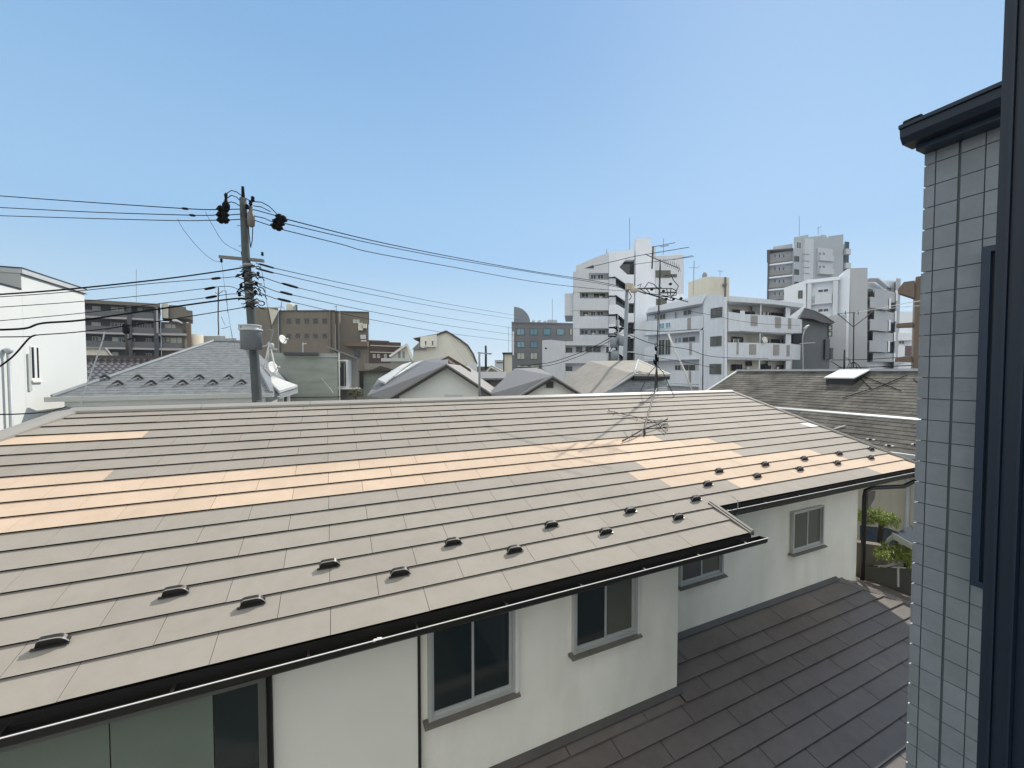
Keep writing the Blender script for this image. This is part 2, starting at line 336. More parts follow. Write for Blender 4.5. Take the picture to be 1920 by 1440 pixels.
# gutters: open troughs with a bright rim, straps and end caps
def gutter(x0, x1, yo, zt, depth=.085, wd=.13):
    gm = MB(); t = .004
    prof_o = [(yo, zt), (yo+.006, zt-depth*.7), (yo+.03, zt-depth), (yo+wd-.02, zt-depth), (yo+wd, zt-depth*.8), (yo+wd, zt-.01)]
    for i in range(len(prof_o)-1):
        (ya, za), (yb_, zb_) = prof_o[i], prof_o[i+1]
        nx = Vector((0, zb_-za, -(yb_-ya))).normalized()*t*(-1)
        gm.prism([(x0, ya, za), (x0, yb_, zb_), (x0, yb_+nx.y, zb_+nx.z), (x0, ya+nx.y, za+nx.z)], (x1-x0, 0, 0), 0)
    gm.prism([(x0, y, z) for y, z in prof_o], (.006, 0, 0)); gm.prism([(x1-.006, y, z) for y, z in prof_o], (.006, 0, 0))
    go = gm.build('gutter', 'gutter', house)
    rm = MB(); rm.box(x0, x1, yo-.006, yo+.003, zt+.0005, zt+.006); rm.build('rim', 'rim_metal', go)
    x = x0+.35
    while x < x1:
        bm_ = MB(); bm_.box(x, x+.022, yo, yo+wd+.03, zt-.012, zt-.006); bm_.box(x, x+.022, yo+wd+.005, yo+wd+.012, zt-.012, zt+.03)
        bm_.build('gutter_strap', 'gutter', go); x += .92
gutter(-5.2, 5.70, 3.685, CZ-2.41); gutter(5.36, 12.24, 4.30, CZ-2.205)
# leaf litter lump in the gutter
lp = MB(); c = P(708, 1198, 1.0); c = PY(708, 1199, 3.70)
for i in range(7):
    q = c+Vector((random.uniform(-.035, .035), random.uniform(-.008, .01), random.uniform(-.004, .008))); lp.lathe(q-Vector((0, 0, .01)), (0, 0, 1), [(0, .004), (.006, .013), (.016, .014), (.022, .004)], 7)
lp.build('bird_dropping', 'white_trim', house)
# walls
wl = MB()
wl.box(-8.4, 4.487, 4.18, 13.6, 0, mz(4.18)-.16); wl.box(4.487, 10.53, 4.84, 13.6, 0, mz(4.84)-.16)
wl.build('wall', 'plaster', house)
gw = MB(); gw.prism([(10.40, 4.86, mz(4.86)-.16), (10.40, 13.5, mz(4.86)-.16), (10.40, RY, zr-.16)], (.12, 0, 0)); gw.build('gable_wall', 'plaster', house)
# hairline crack / stain patches below sills are in the plaster material
FW = FA(0, 1, 1, 1); FW.a = Vector((0, 4.18, 0)); FW.e = Vector((1, 0, 0)); FW.n = Vector((0, -1, 0)); FW.k = 0
BW = FA(0, 1, 1, 1); BW.a = Vector((0, 4.84, 0)); BW.e = Vector((1, 0, 0)); BW.n = Vector((0, -1, 0)); BW.k = 0
def house_window(fa, x0, x1, z0, z1, dark=('glass_dark', 'glass_dark'), sillh=.05):
    f = .035; m = MB()
    fa.box(m, x0-f, x0, z0-f, z1+f, 0, .065); fa.box(m, x1, x1+f, z0-f, z1+f, 0, .065)
    fa.box(m, x0, x1, z0-f, z0, 0, .06); fa.box(m, x0, x1, z1, z1+f, 0, .06)
    w_ = m.build('window', 'alu', house)
    xm = (x0+x1)/2-.01
    for i, (a, b, d, gl) in enumerate(((x0, xm+.02, .022, dark[0]), (xm-.015, x1, .008, dark[1]))):
        s = MB(); q = .028
        fa.box(s, a, a+q, z0, z1, d, d+.018); fa.box(s, b-q, b, z0, z1, d, d+.018); fa.box(s, a+q, b-q, z0, z0+q*1.6, d, d+.018); fa.box(s, a+q, b-q, z1-q, z1, d, d+.018)
        so_ = s.build('sash', 'alu', w_)
        p = MB(); fa.box(p, a+q, b-q, z0+q*1.6, z1-q, d+.004, d+.010); p.build('pane', gl, so_)
    s = MB(); k = Vector((0, 0, 0))
    s.prism([fa.pt(x0-f-.05, z0-f-.002, 0), fa.pt(x0-f-.05, z0-f-.002, .04), fa.pt(x0-f-.05, z0-f-.018, .115), fa.pt(x0-f-.05, z0-f-.034, .115), fa.pt(x0-f-.05, z0-f-.04, 0)], fa.e*(x1-x0+2*f+.1))
    s.build('sill', 'sill', w_)
    return w_
house_window(FW, .90, 1.84, CZ-3.70, CZ-2.72); house_window(FW, 2.715, 3.65, CZ-3.50, CZ-2.72, ('glass_dark', 'glass_net'))
house_window(BW, 5.22, 6.17, CZ-3.53, CZ-2.76, ('glass_dark', 'glass_net')); house_window(BW, 8.19, 9.13, CZ-3.535, CZ-2.78, ('glass_net', 'glass_net'))
# vertical window trims beside the two near windows
vt = MB(); vt.box(1.875, 1.915, 4.105, 4.179, CZ-3.78, CZ-2.6); vt.build('window_trim', 'white_trim', house); vt = MB(); vt.box(3.69, 3.725, 4.11, 4.179, CZ-3.56, CZ-2.6); vt.build('window_trim', 'white_trim', house)
# storm shutter case, black joints and the glazed sun room at the left
sc = MB(); sc.box(-.56, .755, 4.145, 4.179, 2, CZ-2.55); sc.build('shutter_case', 'panel', house)
sj = MB(); sj.box(-.60, -.562, 4.12, 4.178, 2, CZ-2.55); sj.box(.757, .785, 4.13, 4.178, 2, CZ-2.55); sj.build('case_edge', 'trim_dark', house)
sr = MB(); sr.box(-5.2, -.62, 4.06, 4.10, CZ-2.76, CZ-2.70); sr.box(-.66, -.602, 4.05, 4.179, 2, CZ-2.6)
for x in (-2.55, -3.7): sr.box(x, x+.05, 4.055, 4.10, 2, CZ-2.765)
sro = sr.build('sunroom_frame', 'alu_dark', house)
for x0, x1, gl in ((-1.66, -.99, 'glass_green'), (-2.5, -1.66, 'glass_green'), (-.99, -.66, 'glass_dark'), (-3.65, -2.55, 'glass_pale'), (-5.2, -3.7, 'glass_pale')):
    p = MB(); p.box(x0+.004, x1-.004, 4.075, 4.085, 2, CZ-2.765); p.build('pane', gl, sro)
# downpipe with the swan neck below the long overhang
dp = MB(); zc_ = CZ
dp.tube([(12.05, 4.38, zc_-2.28), (12.02, 4.42, zc_-2.45), (11.75, 4.55, zc_-2.60), (10.85, 4.72, zc_-2.57), (10.66, 4.76, zc_-2.62), (10.64, 4.77, zc_-2.75), (10.64, 4.77, zc_-4.62)], .045, 10)
dp.build('downpipe', 'trim_dark', house)
hb = MB(); hb.prism([(12.12, 4.34, zc_-2.24), (11.86, 4.34, zc_-2.24), (11.93, 4.34, zc_-2.46), (12.06, 4.34, zc_-2.46)], (0, .1, 0)); hb.build('rain_hopper', 'trim_dark', house)
bt = MB()
bt.prism([(10.70, 4.74, zc_-2.66), (11.02, 4.74, zc_-2.66), (10.98, 4.74, zc_-2.84), (10.72, 4.74, zc_-3.06)], (0, .012, 0)); bt.build('bracket', 'alu_dark', house)
# a thin cable hanging at the gutter
cb = MB(); a = PY(1383, 938, 4.32); cb.tube([a+Vector((0, .1, .05)), a, a-Vector((-.01, 0, .1)), a-Vector((-.02, -.02, .25)), a-Vector((-.03, -.05, .42))], .007, 6); cb.build('cable', 'steel_lite', house)
# snow guards, one prototype copied
def guard_mesh():
    m = MB(); w_ = .10; h_ = .058; n = 12; arc = []
    for i in range(n+1):
        t = i/n; x = -w_+2*w_*t; z = h_*(1-abs(2*t-1)**(9 if t < .5 else 3.5))+.004
        arc.append((x, z))
    fr = [(-w_, -.0)]+arc+[(w_, -.0)]
    m.prism([(x, 0, z) for x, z in fr], (0, .004, 0), 0)                 # upright plate
    for i in range(n):                                                   # curved hood behind it
        (xa, za), (xb, zb) = arc[i], arc[i+1]
        m.prism([(xa, .004, za), (xb, .004, zb), (xb, .004, zb-.004), (xa, .004, za-.004)], (0, .035, .008), 0); m.prism([(xa, -.001, za+.0005), (xb, -.001, zb+.0005), (xb, -.001, zb+.004), (xa, -.001, za+.004)], (0, .008, .002), 1)
    m.box(-w_-.02, w_+.006, -.022, .0, -.002, .006, 0)
    m.box(-.02, .02, .03, .10, .004, .010, 0)
    return m
gsp = [(x, 13.25) for x in (-4.07, -2.73, -1.39, -.08, 1.28, 2.64, 3.98, 5.32)]+[(x, 14.27) for x in (-4.75, -3.42, -2.08, -.73, .61, 1.96, 3.31, 4.62)] + \
      [(x, 12.19) for x in (5.95, 7.26, 8.56, 9.87, 11.19)]+[(x, 11.2) for x in (6.61, 7.94, 9.23, 10.53, 11.88)]
proto = None
for x, k in gsp:
    y = 8.597-D*(math.floor(k)+.30)
    if proto is None:
        m = guard_mesh(); m.v = [v+house.location for v in m.v]; proto = m.build('snow_guard', ['trim_dark', 'gutter_rim'], house); o = proto
    else: o = proto.copy(); COL.objects.link(o); o.parent = house
    o.location = Vector((x, y, mz(y)+.017))-house.location; o.rotation_euler = (math.atan(.308), 0, random.uniform(-.03, .03))

# ---- the lower roof in the shade of the house
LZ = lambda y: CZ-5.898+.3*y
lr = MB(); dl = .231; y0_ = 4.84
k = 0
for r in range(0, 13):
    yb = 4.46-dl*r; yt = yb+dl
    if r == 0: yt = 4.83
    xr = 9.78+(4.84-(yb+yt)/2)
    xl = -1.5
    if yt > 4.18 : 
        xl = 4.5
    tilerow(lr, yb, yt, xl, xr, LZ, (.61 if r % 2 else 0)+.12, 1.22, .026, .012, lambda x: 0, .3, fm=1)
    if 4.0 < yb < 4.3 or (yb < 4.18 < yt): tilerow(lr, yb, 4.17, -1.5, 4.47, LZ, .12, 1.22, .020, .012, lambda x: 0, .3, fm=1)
lro = lr.build('lower_roof', ['lower_roof', 'roof_under_shade'], house)
ld = MB(); yE = 4.46-dl*12
ld.prism([(4.49, 4.839, LZ(4.839)-.01), (9.75, 4.839, LZ(4.839)-.01), (9.78+(4.84-yE), yE+.02, LZ(yE+.02)-.01), (-1.5, yE+.02, LZ(yE+.02)-.01), (-1.5, 4.178, LZ(4.178)-.01), (4.488, 4.178, LZ(4.178)-.01)], (0, 0, -.1))
ld.build('lower_roof_deck', 'roof_under_shade', house)
fl = MB()   # flashings along the walls
fl.prism([(4.50, 4.775, LZ(4.775)+.03), (9.80, 4.775, LZ(4.775)+.03), (9.75, 4.838, LZ(4.838)+.07), (4.50, 4.838, LZ(4.838)+.07)], (0, 0, -.02))
fl.prism([(-1.5, 4.115, LZ(4.115)+.03), (4.54, 4.115, LZ(4.115)+.03), (4.54, 4.178, LZ(4.178)+.07), (-1.5, 4.178, LZ(4.178)+.07)], (0, 0, -.02))
fl.build('wall_flashing', 'flash_dark', house)
er = MB()   # the face that turns the corner, its hip cap and its gutter
zc = LZ(4.84); px_ = 9.78
for r in range(0, 10):
    xa = px_+dl*r; xb = xa+dl; za = zc-.3*dl*r; zb = za-.3*dl; ya = 4.84-dl*r; yb2 = 4.84-dl*(r+1)
    if xb > 11.75: break
    yy = ya
    er.hexa([(xa-.02, ya+.0, za-.02), (xb, yb2, zb-.005), (xb, 9.0, zb-.005), (xa-.02, 9.0, za-.02), (xa-.02, ya, za+.003), (xb, yb2, zb+.021), (xb, 9.0, zb+.021), (xa-.02, 9.0, za+.003)])
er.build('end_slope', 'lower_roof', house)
hc = MB(); a = Vector((9.76, 4.86, zc+.03)); b = Vector((9.78+2.2, 4.84-2.2, zc+.03-.66)); s1 = Vector((-.10, -.04, -.018)); s2 = Vector((.04, .10, -.018)); dn = Vector((0, 0, -.03))
hc.add([a+s1, a, a+s2, b+s1, b, b+s2, a+s1+dn, a+s2+dn, b+s1+dn, b+s2+dn], [(0, 1, 4, 3), (1, 2, 5, 4), (0, 3, 8, 6), (2, 7, 9, 5), (0, 6, 7, 2, 1), (3, 4, 5, 9, 8)])
hc.build('hip_cap', 'lower_roof', house)
eg = MB(); xe = 11.68; ze = zc-.3*(xe-9.78)
eg.box(xe, xe+.12, 3.0, 9.0, ze-.09, ze-.02); eg.build('gutter', 'trim_dark', house)
lw = MB(); lw.box(-1.4, 11.4, yE+.5, 4.17, 0, LZ(yE+.5)-.12); lw.box(10.54, 11.4, 4.2, 8.9, 0, ze-.05); lw.build('lower_wall', 'plaster', house)

# ================================================================ 2. tile clad wing at the right and the open casement next to the camera
TX = 3.0; YC = PX(1722, 800, TX).y
wing = thing('tiled_building', 'grey blue tiled wall with a dark navy eave at the right', 'building', (TX+2, 0, 0))
zt = PX(1687, 236, TX-.20).z; zb_ = PX(1690, 268, TX-.20).z
wb = MB(); wb.box(TX+.001, TX+5, -6, YC-.01, 0, zb_-.004); wb.build('wall', 'grout', wing)
tl = MB(); ht = .1170; z = 0.2; zt_top = zb_-.05
# tile columns measured along the wall from the corner (width, then joint)
cols = []; y = YC
seq = [(.040, .006), (.088, .009), (.088, .006)]
cols.append((y-.036, y)); y -= .036+.005
i = 0
while y > -1.0:
    wd = .083; cols.append((y-wd, y)); y -= wd+(.011 if i % 2 == 0 else .005); i += 1
z = CZ-6.0
while z < zt_top:
    for (a, b) in cols:
        jx = random.uniform(0, .0008)
        tl.box(TX-.004-jx, TX+.0, a, b, z+.0025, z+ht-.0025)
    # corner trim tile returning round the edge
    tl.box(TX-.004, TX+.05, YC+.0005, YC+.008, z+.006, z+ht-.006)
    z += ht
tl.build('tile_cladding', 'tile', wing)
# fascia/gutter of the wing, following the wall
ev = MB()
GY = PX(1687, 240, TX-.20)
ey = GY.y
zt = PX(1687, 236, TX-.20).z; zb_ = PX(1690, 268, TX-.20).z
ev.prism([(TX-.20, -3, zt), (TX-.215, -3, zt-.004), (TX-.215, -3, zt-.022), (TX-.20, -3, zt-.024), (TX-.195, -3, zb_+.03), (TX-.17, -3, zb_), (TX-.06, -3, zb_), (TX-.03, -3, zb_+.05), (TX+.1, -3, zb_+.06), (TX+.1, -3, zt+.03)], (0, ey+3, 0))
ev.build('gutter', 'navy', wing)
e2 = MB(); e2.box(TX-.10, TX+.02, -3, ey-.03, zb_-.03, zb_+.029); e2.build('fascia', 'navy_mid', wing)
e3 = MB(); e3.prism([(TX+.11, -3, zt-.03), (TX+3.2, -3, zt+.02), (TX+3.2, -3, zt+.05), (TX+.11, -3, zt+.0)], (0, ey+2.9, 0)); e3.build('roof', 'navy', wing)
e4 = MB(); q = PX(1712, 222, TX-.10); e4.lathe((q.x, q.y-.04, q.z-.03), (0, 1, 0), [(0, .02), (.004, .034), (.07, .036), (.078, .02)], 14); e4.build('rain_cap', 'black', wing)
# window box on the tiles
w0 = PX(1826, 480, TX-.03); w1 = PX(1822, 1080, TX-.03)
zt2 = PX(1835, 466, TX-.03).z; zb2 = PX(1826, 1096, TX-.03).z
wy = w1.y
wf = MB(); wf.box(TX-.05, TX+.0, -.6, wy, zb2+.03, zb2+.0); wf = MB()
wf.box(TX-.05, TX-.005, wy-.03, wy, zb2, zt2); wf.box(TX-.05, TX-.005, -.6, wy-.03, zt2-.03, zt2); wf.box(TX-.052, TX-.005, -.6, wy-.03, zb2, zb2+.03)
wo = wf.build('window', 'navy_mid', wing)
p = MB(); p.box(TX-.03, TX-.006, -.6, wy-.03, zb2+.03, zt2-.03); p.build('pane', 'navy_deep', wo)

cx = 1.0
cy0 = PX(1858, 700, cx).y
cs = thing('casement_window', 'dark navy casement sash standing open beside the camera at the right edge', 'window', (cx, cy0-.2, CZ-1.2))
zz0, zz1 = CZ-1.6, CZ+1.3
f = MB(); f.box(cx, cx+.03, cy0-.012, cy0, zz0, zz1); f.box(cx-.010, cx+.028, cy0-.016, cy0-.0125, zz0, zz1); f.box(cx-.004, cx+.03, cy0-.034, cy0-.0165, zz0, zz1); f.box(cx-.014, cx+.028, cy0-.0375, cy0-.0345, zz0, zz1); f.box(cx, cx+.03, cy0-.055, cy0-.038, zz0, zz1)
f.build('stile', 'navy', cs)
f = MB(); zr_ = PX(1900, 1150, cx).z; f.box(cx-.006, cx+.028, cy0-.9, cy0-.0555, zr_-.012, zr_+.012); f.box(cx-.004, cx+.028, cy0-.9, cy0-.0555, zz0, zz0+.05); f.box(cx-.004, cx+.028, cy0-.9, cy0-.0555, zz1-.05, zz1); f.build('rail', 'navy_deep', cs)
f = MB(); f.box(cx+.008, cx+.014, cy0-.9, cy0-.0555, zz0+.05, zz1-.05); f.build('pane', 'navy_deep', cs)

# ================================================================ 3. things standing on the main roof
def rod(mb, pts, r, mi=0, n=6): return mb.tube([P(*p) for p in pts], r, n, mi)
ad = 12.06
ant = thing('tv_antenna', 'tall rusty television antenna on a tripod at the ridge of the brown roof', 'antenna', (8.87, 9.22, zr+.05))
base = Vector((8.87, 9.22, zr+.06)); top = PY(1238, 486, 9.25)
m = MB(); m.tube([base+Vector((0, 0, .05)), base+(top-base)*.34, top], .017, 8); m.build('mast', 'rust', ant)
m = MB(); joint = base+(top-base)*.20
for fx, fy in ((-.42, .30), (.38, .34), (.42, -.32), (-.40, -.34)):
    z = zr+.03-.308*abs(fy)
    leg = MB(); leg.tube([joint, joint+Vector((fx*.35, fy*.35, -.20)), Vector((8.87+fx, 9.22+fy, z))], .012, 6); leg.build('leg', 'rust', ant)
m = MB()
for i in range(9):
    q = base+(top-base)*random.uniform(.19, .33); q = q+Vector((random.uniform(-.05, .03), random.uniform(-.03, .03), 0))
    m.lathe(q, (random.uniform(-.6, .6), .3, 1), [(0, .02), (.05, .035), (.10, .028), (.14, .012)], 7)
q = base+(top-base)*.34; m.tube([q+Vector((-.02, 0, 0)), q+Vector((-.10, 0, .06)), q+Vector((-.09, 0, .12)), q+Vector((0, 0, .10)), q+Vector((.03, 0, .02))], .010, 6)
m.build('booster_box', 'black', ant)
m = MB(); rod(m, [(1097, 503, ad), (1190, 480.5, ad), (1292, 463.5, ad)], .010); rod(m, [(1184, 496.5, ad+.4), (1301, 481, ad+.4)], .008); rod(m, [(1222, 463.5, ad-.3), (1266, 455, ad-.3)], .009)
rod(m, [(1262, 487, ad+.5), (1299, 479, ad+.5)], .008)
rod(m, [(1210, 476.5, ad), (1222, 482, ad+.1), (1240, 490, ad), (1256, 496, ad+.2), (1273, 503, ad+.3)], .012)
rod(m, [(1224.5, 462, ad), (1222.5, 504, ad)], .022)
m.build('vhf_elements', 'rust', ant)
m = MB(); rod(m, [(1257, 513, ad), (1262, 524, ad+.1), (1272, 536.5, ad+.1), (1268, 546, ad), (1257, 560, ad)], .013)
for k in range(8):
    u = 1246+k*4; v = 491.5+k*1.6; rod(m, [(u-2, v-8+abs(k-4)*.5, ad-.15), (u+2, v+7, ad+.25)], .005)
rod(m, [(1268, 498, ad), (1274, 504, ad-.2), (1272, 510, ad)], .008)
m.build('uhf_elements', 'rust', ant)
m = MB()
for k in range(12):
    a_ = random.uniform(0, 6.28); q = base+(top-base)*(.55+.02*k)
m = MB(); m.tube([top+Vector((.02, 0, -.15)), joint+Vector((.06, -.03, .9)), joint+Vector((.05, -.03, .3)), joint+Vector((-.10, -.15, -.25)), Vector((8.70, 8.95, zr-.05))], .006, 6); m.build('cable', 'black', ant)
solo(MB().tube([PY(1222, 742, 9.1), PY(1215, 752, 9.0)+Vector((0, 0, .05)), PY(1219, 757, 8.95), PY(1212, 760, 8.8)], .012, 6).lathe(PY(1216, 757, 8.95)-Vector((0, 0, .03)), (0, 0, 1), [(0, .02), (.03, .05), (.07, .045), (.10, .015)], 8),
     'cable_clamp', 'black', 'small black cable clamp lying on the brown roof just below the tripod antenna', 'clamp')

fal = thing('fallen_antenna', 'broken twiggy antenna lying down the near slope of the brown roof below the mast', 'antenna', (7.6, 8, zr))
def onR(u, v, h=.05):
    r_ = ray(u, v); q = (CZ-3.513-CZ)/(r_.z-.308*r_.y); p = CAM+r_*q; return p+Vector((0, 0, h))
def rf(x, y, h=.05): return onR(1020+x/4.8, 600+y/4.8, h)
m = MB(); m.tube([base+Vector((-.02, -.06, .10)), rf(990, 705, .10), rf(960, 800, .09), rf(935, 885, .08), rf(905, 1000, .07), rf(907, 1048, .05)], .020, 8); m.build('mast', 'rust', fal)
m = MB(); m.tube([rf(705, 1112, .05), rf(785, 1078, .08), rf(880, 1025, .09), rf(1030, 972, .10), rf(1112, 925, .10)], .016, 6); m.build('boom', 'rust', fal)
m = MB(); m.tube([rf(578, 830, .04), rf(700, 862, .05), rf(850, 898, .06), rf(940, 930, .07), rf(1030, 968, .08), rf(1095, 1035, .05)], .009, 6); m.tube([rf(925, 918, .06), rf(1000, 930, .07), rf(1110, 930, .08)], .009, 6); m.build('second_boom', 'rust', fal)
m = MB()
for x0, y0, x1, y1 in ((802, 1018, 792, 1068), (780, 1062, 768, 1100), (1052, 903, 1062, 945), (1112, 922, 1118, 1002), (1035, 1000, 1122, 985), (1088, 955, 1112, 1012), (1045, 975, 1085, 965), (1065, 990, 1098, 1000), (640, 838, 632, 860), (580, 822, 590, 842), (715, 855, 722, 875), (850, 885, 838, 912), (1018, 945, 1040, 990), (985, 925, 1020, 960), (1070, 950, 1125, 975)):
    m = MB(); m.tube([rf(x0, y0, .04), rf((x0+x1)/2, (y0+y1)/2, .08), rf(x1, y1, .05)], .007, 5); m.build('element', 'rust', fal)
# ================================================================ 4. utility pole with its hardware
PD = 12.5
pole = thing('utility_pole', 'weathered concrete utility pole with black insulators and a grey cylinder behind the brown roof', 'utility pole', P(483, 756, PD)*1.0)
pole.location.z = 0
m = MB(); pts = [(500, 1180), (482, 750), (475, 640), (467, 545), (461, 480), (457.5, 410), (455.5, 372)]
rr = [.165, .140, .130, .120, .112, .102, .096]; P3 = [P(u, v, PD) for u, v in pts]; P3[0].z = 0
for i in range(len(P3)-1): m.tube([P3[i], P3[i+1]], rr[i], 16, 0, rr[i+1], caps=(i in (0, len(P3)-2)))
m.build('pole', 'concrete', pole)
m = MB(); m.tube([P(456, 374, PD), P(455.2, 350, PD)], .052, 10, 0, .04); m.build('pole_cap', 'black', pole)
m = MB(); a = P(412, 481.5, PD+.1); b = P(494, 489, PD-.05); d = (b-a).normalized(); up = Vector((0, 0, 1)); sd_ = d.cross(up)*.045
m.hexa([a-sd_-up*.045, b-sd_-up*.045, b+sd_-up*.045, a+sd_-up*.045, a-sd_+up*.045, b-sd_+up*.045, b+sd_+up*.045, a+sd_+up*.045]); m.build('cross_arm', 'alu_dark', pole)
for u, v in ((415, 485), (492, 481)):
    q = P(u, v, PD); m = MB(); m.lathe(q+Vector((0, 0, -.12 if u < 450 else .02)), (0, 0, 1), [(0, .02), (.03, .045), (.06, .025), (.09, .045), (.12, .02)], 10); m.build('pin_insulator', 'black', pole)
def strain(u, v, ang, s=1.0):
    q = P(u, v, PD); dv = (P(u+10*math.cos(ang), v+10*math.sin(ang), PD)-q).normalized(); m = MB()
    m.lathe(q-dv*.22*s, dv, [(0, .012), (.03, .03), (.06, .055), (.10, .05), (.12, .105), (.17, .115), (.20, .07), (.24, .065), (.27, .12), (.33, .11), (.36, .05), (.40, .045), (.44, .015)], 14)
    m.build('strain_insulator', 'black', pole)
for u, v, an in ((418, 392, .03), (417, 403, .0), (418, 412.5, -.02), (527, 409, .45), (522, 417, .38), (519, 425, .35)): strain(u, v, an, 1.0)
m = MB(); m.lathe(P(424, 391, PD), (0, 0, 1), [(0, .10), (.12, .11), (.22, .05), (.32, .035), (.42, .05), (.48, .02)], 12); m.build('cable_head', 'black', pole)
m = MB()
for pts in ([(424, 378, PD), (426, 362, PD), (434, 357, PD), (444, 360, PD), (457, 370, PD), (472, 378, PD), (490, 379, PD), (505, 387, PD), (522, 404, PD)],
            [(425, 372, PD), (434, 366, PD), (444, 370, PD), (456, 382, PD)], [(425, 381, PD), (433, 378.5, PD), (442, 381, PD), (455, 390, PD), (480, 394, PD), (498, 399, PD), (516, 404, PD)],
            [(475, 386, PD), (490, 388, PD), (507, 397, PD)], [(430, 392.5, PD), (452, 392, PD)], [(430, 403, PD), (452, 401.5, PD)], [(430, 412.5, PD), (452, 411, PD)],
            [(477, 405, PD), (495, 409, PD), (515, 418, PD)], [(477, 413, PD), (492, 418, PD), (510, 424, PD)],
            [(466, 423, PD), (467, 440, PD), (470, 464, PD), (473, 450, PD), (474, 425, PD)],
            [(452, 472, PD), (456, 492, PD), (460, 500, PD)]):
    rod(m, pts, .014, 0, 6)
m.build('jumper_cables', 'black', pole)
m = MB(); m.lathe(P(471, 426, PD), (0, 0, 1), [(0, .03), (.05, .10), (.25, .115), (.40, .10), (.52, .05), (.62, .06), (.70, .03)], 12); m.build('fuse_cutout', 'alu_dark', pole)
for u, v in ((470, 385), (463, 392), (474, 377)):
    m = MB(); m.lathe(P(u, v, PD-.1), (0, 0, 1), [(0, .03), (.03, .06), (.07, .04), (.11, .06), (.15, .02)], 10); m.build('pin_insulator', 'black', pole)
# bundled low voltage hardware
for k in range(5):
    v = 500+k*17; c = P(467+k*1.6, v, PD); m = MB()
    r0 = .14+.004*k; m.lathe(c, (0, 0, 1), [(0, r0), (.015, r0+.02), (.07, r0+.02), (.085, r0)], 14); m.build('pole_band', 'steel', pole)
random.seed(3)
m = MB()
for k in range(26):
    sx = -1 if k % 2 else 1; v = 503+k*3.0+random.uniform(-3, 3); u0 = 466+(v-500)*.12
    u1 = u0+sx*random.uniform(12, 24); dy = random.uniform(-9, 9)
    rod(m, [(u0, v, PD-.16), (u0+sx*8, v-4+dy*.3, PD-.18), (u0+sx*13, v+dy*.5, PD-.12), (u1, v+dy, PD-.05), (u1+sx*4, v+dy+random.uniform(-3, 8), PD)], random.uniform(.012, .02))
m.build('service_cables', 'black', pole)
for k, (u, v) in enumerate([(481, 536), (479, 552), (452, 540), (449, 556), (484, 518), (456, 520)]):
    m = MB(); m.lathe(P(u, v, PD-.1), (0, 0, 1), [(0, .02), (.03, .05), (.06, .03), (.10, .055), (.14, .02)], 8); m.build('pin_insulator', 'black', pole)
for k in range(7):
    v = 700-k*46 if k < 2 else 575-(k-2)*38; u = 483-(750-v)*.062-12; m = MB(); c = P(u, v, PD-.02); m.tube([c, c+(P(u-6, v, PD-.02)-c)], .012, 6); m.build('step_bolt', 'steel', pole)
tr = thing('pole_cabinet', 'big grey round equipment cabinet strapped to the utility pole', 'equipment cabinet', P(471.5, 656, PD-.35))
ct = P(471.5, 656, PD-.35); h_ = (P(471.5, 613, PD-.35)-ct).z
m = MB(); m.lathe(ct, (0, 0, 1), [(0, .20), (.02, .285), (h_*.80, .29), (h_*.82, .29)], 28); m.build('body', 'cabinet', tr)
m = MB(); m.lathe(ct+Vector((0, 0, h_*.82)), (0, 0, 1), [(0, .31), (.05, .315), (.055, .27), (.13, .255), (.15, .29), (.17, .29), (.19, .2)], 28); m.build('lid', 'steel_lite', tr)
for dx in (-.28, .24):
    m = MB(); m.box(ct.x+dx-.03, ct.x+dx+.03, ct.y-.12, ct.y-.02, ct.z+h_*.84, ct.z+h_*1.08); m.build('lug', 'steel_lite', tr)
ar = thing('bracket_arm', 'thin dark steel bracket arm sticking out right of the grey pole cabinet', 'bracket', P(488, 620, PD))
m = MB(); rod(m, [(484, 621, PD-.1), (510, 618, PD-.1)], .018); rod(m, [(511, 617, PD-.1), (511, 622, PD-.1), (509, 632, PD-.1), (507, 640, PD-.1)], .026); m.build('arm', 'steel', ar)

# cables: sagging spans through points read off the photo, each its own thing
def cable(label, pts, r=.013, group=None, sleeves=()):
    P3 = [P(*p) for p in pts]; out = []
    n = len(P3)
    for i in range(n-1):
        p0 = P3[max(i-1, 0)]; p1 = P3[i]; p2 = P3[i+1]; p3 = P3[min(i+2, n-1)]
        for k in range(8):
            t = k/8; out.append(.5*((2*p1)+(p2-p0)*t+(2*p0-5*p1+4*p2-p3)*t*t+(3*p1-p0-3*p2+p3)*t**3))
    out.append(P3[-1]); m = MB(); m.tube(out, r, 6)
    o = solo(m, 'overhead_cable', 'wire', label, 'cable', group)
    for (u, v, d, u2, v2, d2, rs) in sleeves:
        a = P(u, v, d); b = P(u2, v2, d2); L = (b-a).length; s = MB(); s.lathe(a, b-a, [(0, r*1.1), (L*.12, rs), (L*.5, rs*1.15), (L*.88, rs), (L, r*1.1)], 8); s.build('sleeve', 'black', o)
    return o
GL = 'cables running left from the utility pole'; GR = 'cables running right from the utility pole'
cable('highest of the three cables from the left to the black insulators atop the pole', [(-30, 365, 14.5), (120, 376, 14), (345, 391, 12.9), (406, 393, PD)], .015, GL, [(341, 390.5, 12.9, 353, 392, 12.85, .035)])
cable('middle of the three cables from the left to the black insulators atop the pole', [(-30, 387.5, 14.5), (170, 397.5, 13.9), (360, 403.5, 12.8), (406, 403, PD)], .014, GL, [(355, 403, 12.8, 366, 404.5, 12.75, .035)])
cable('lowest of the three cables from the left to the black insulators atop the pole', [(-30, 403.5, 14.5), (170, 409.5, 13.9), (330, 413.5, 12.9), (406, 412.8, PD)], .013, GL)
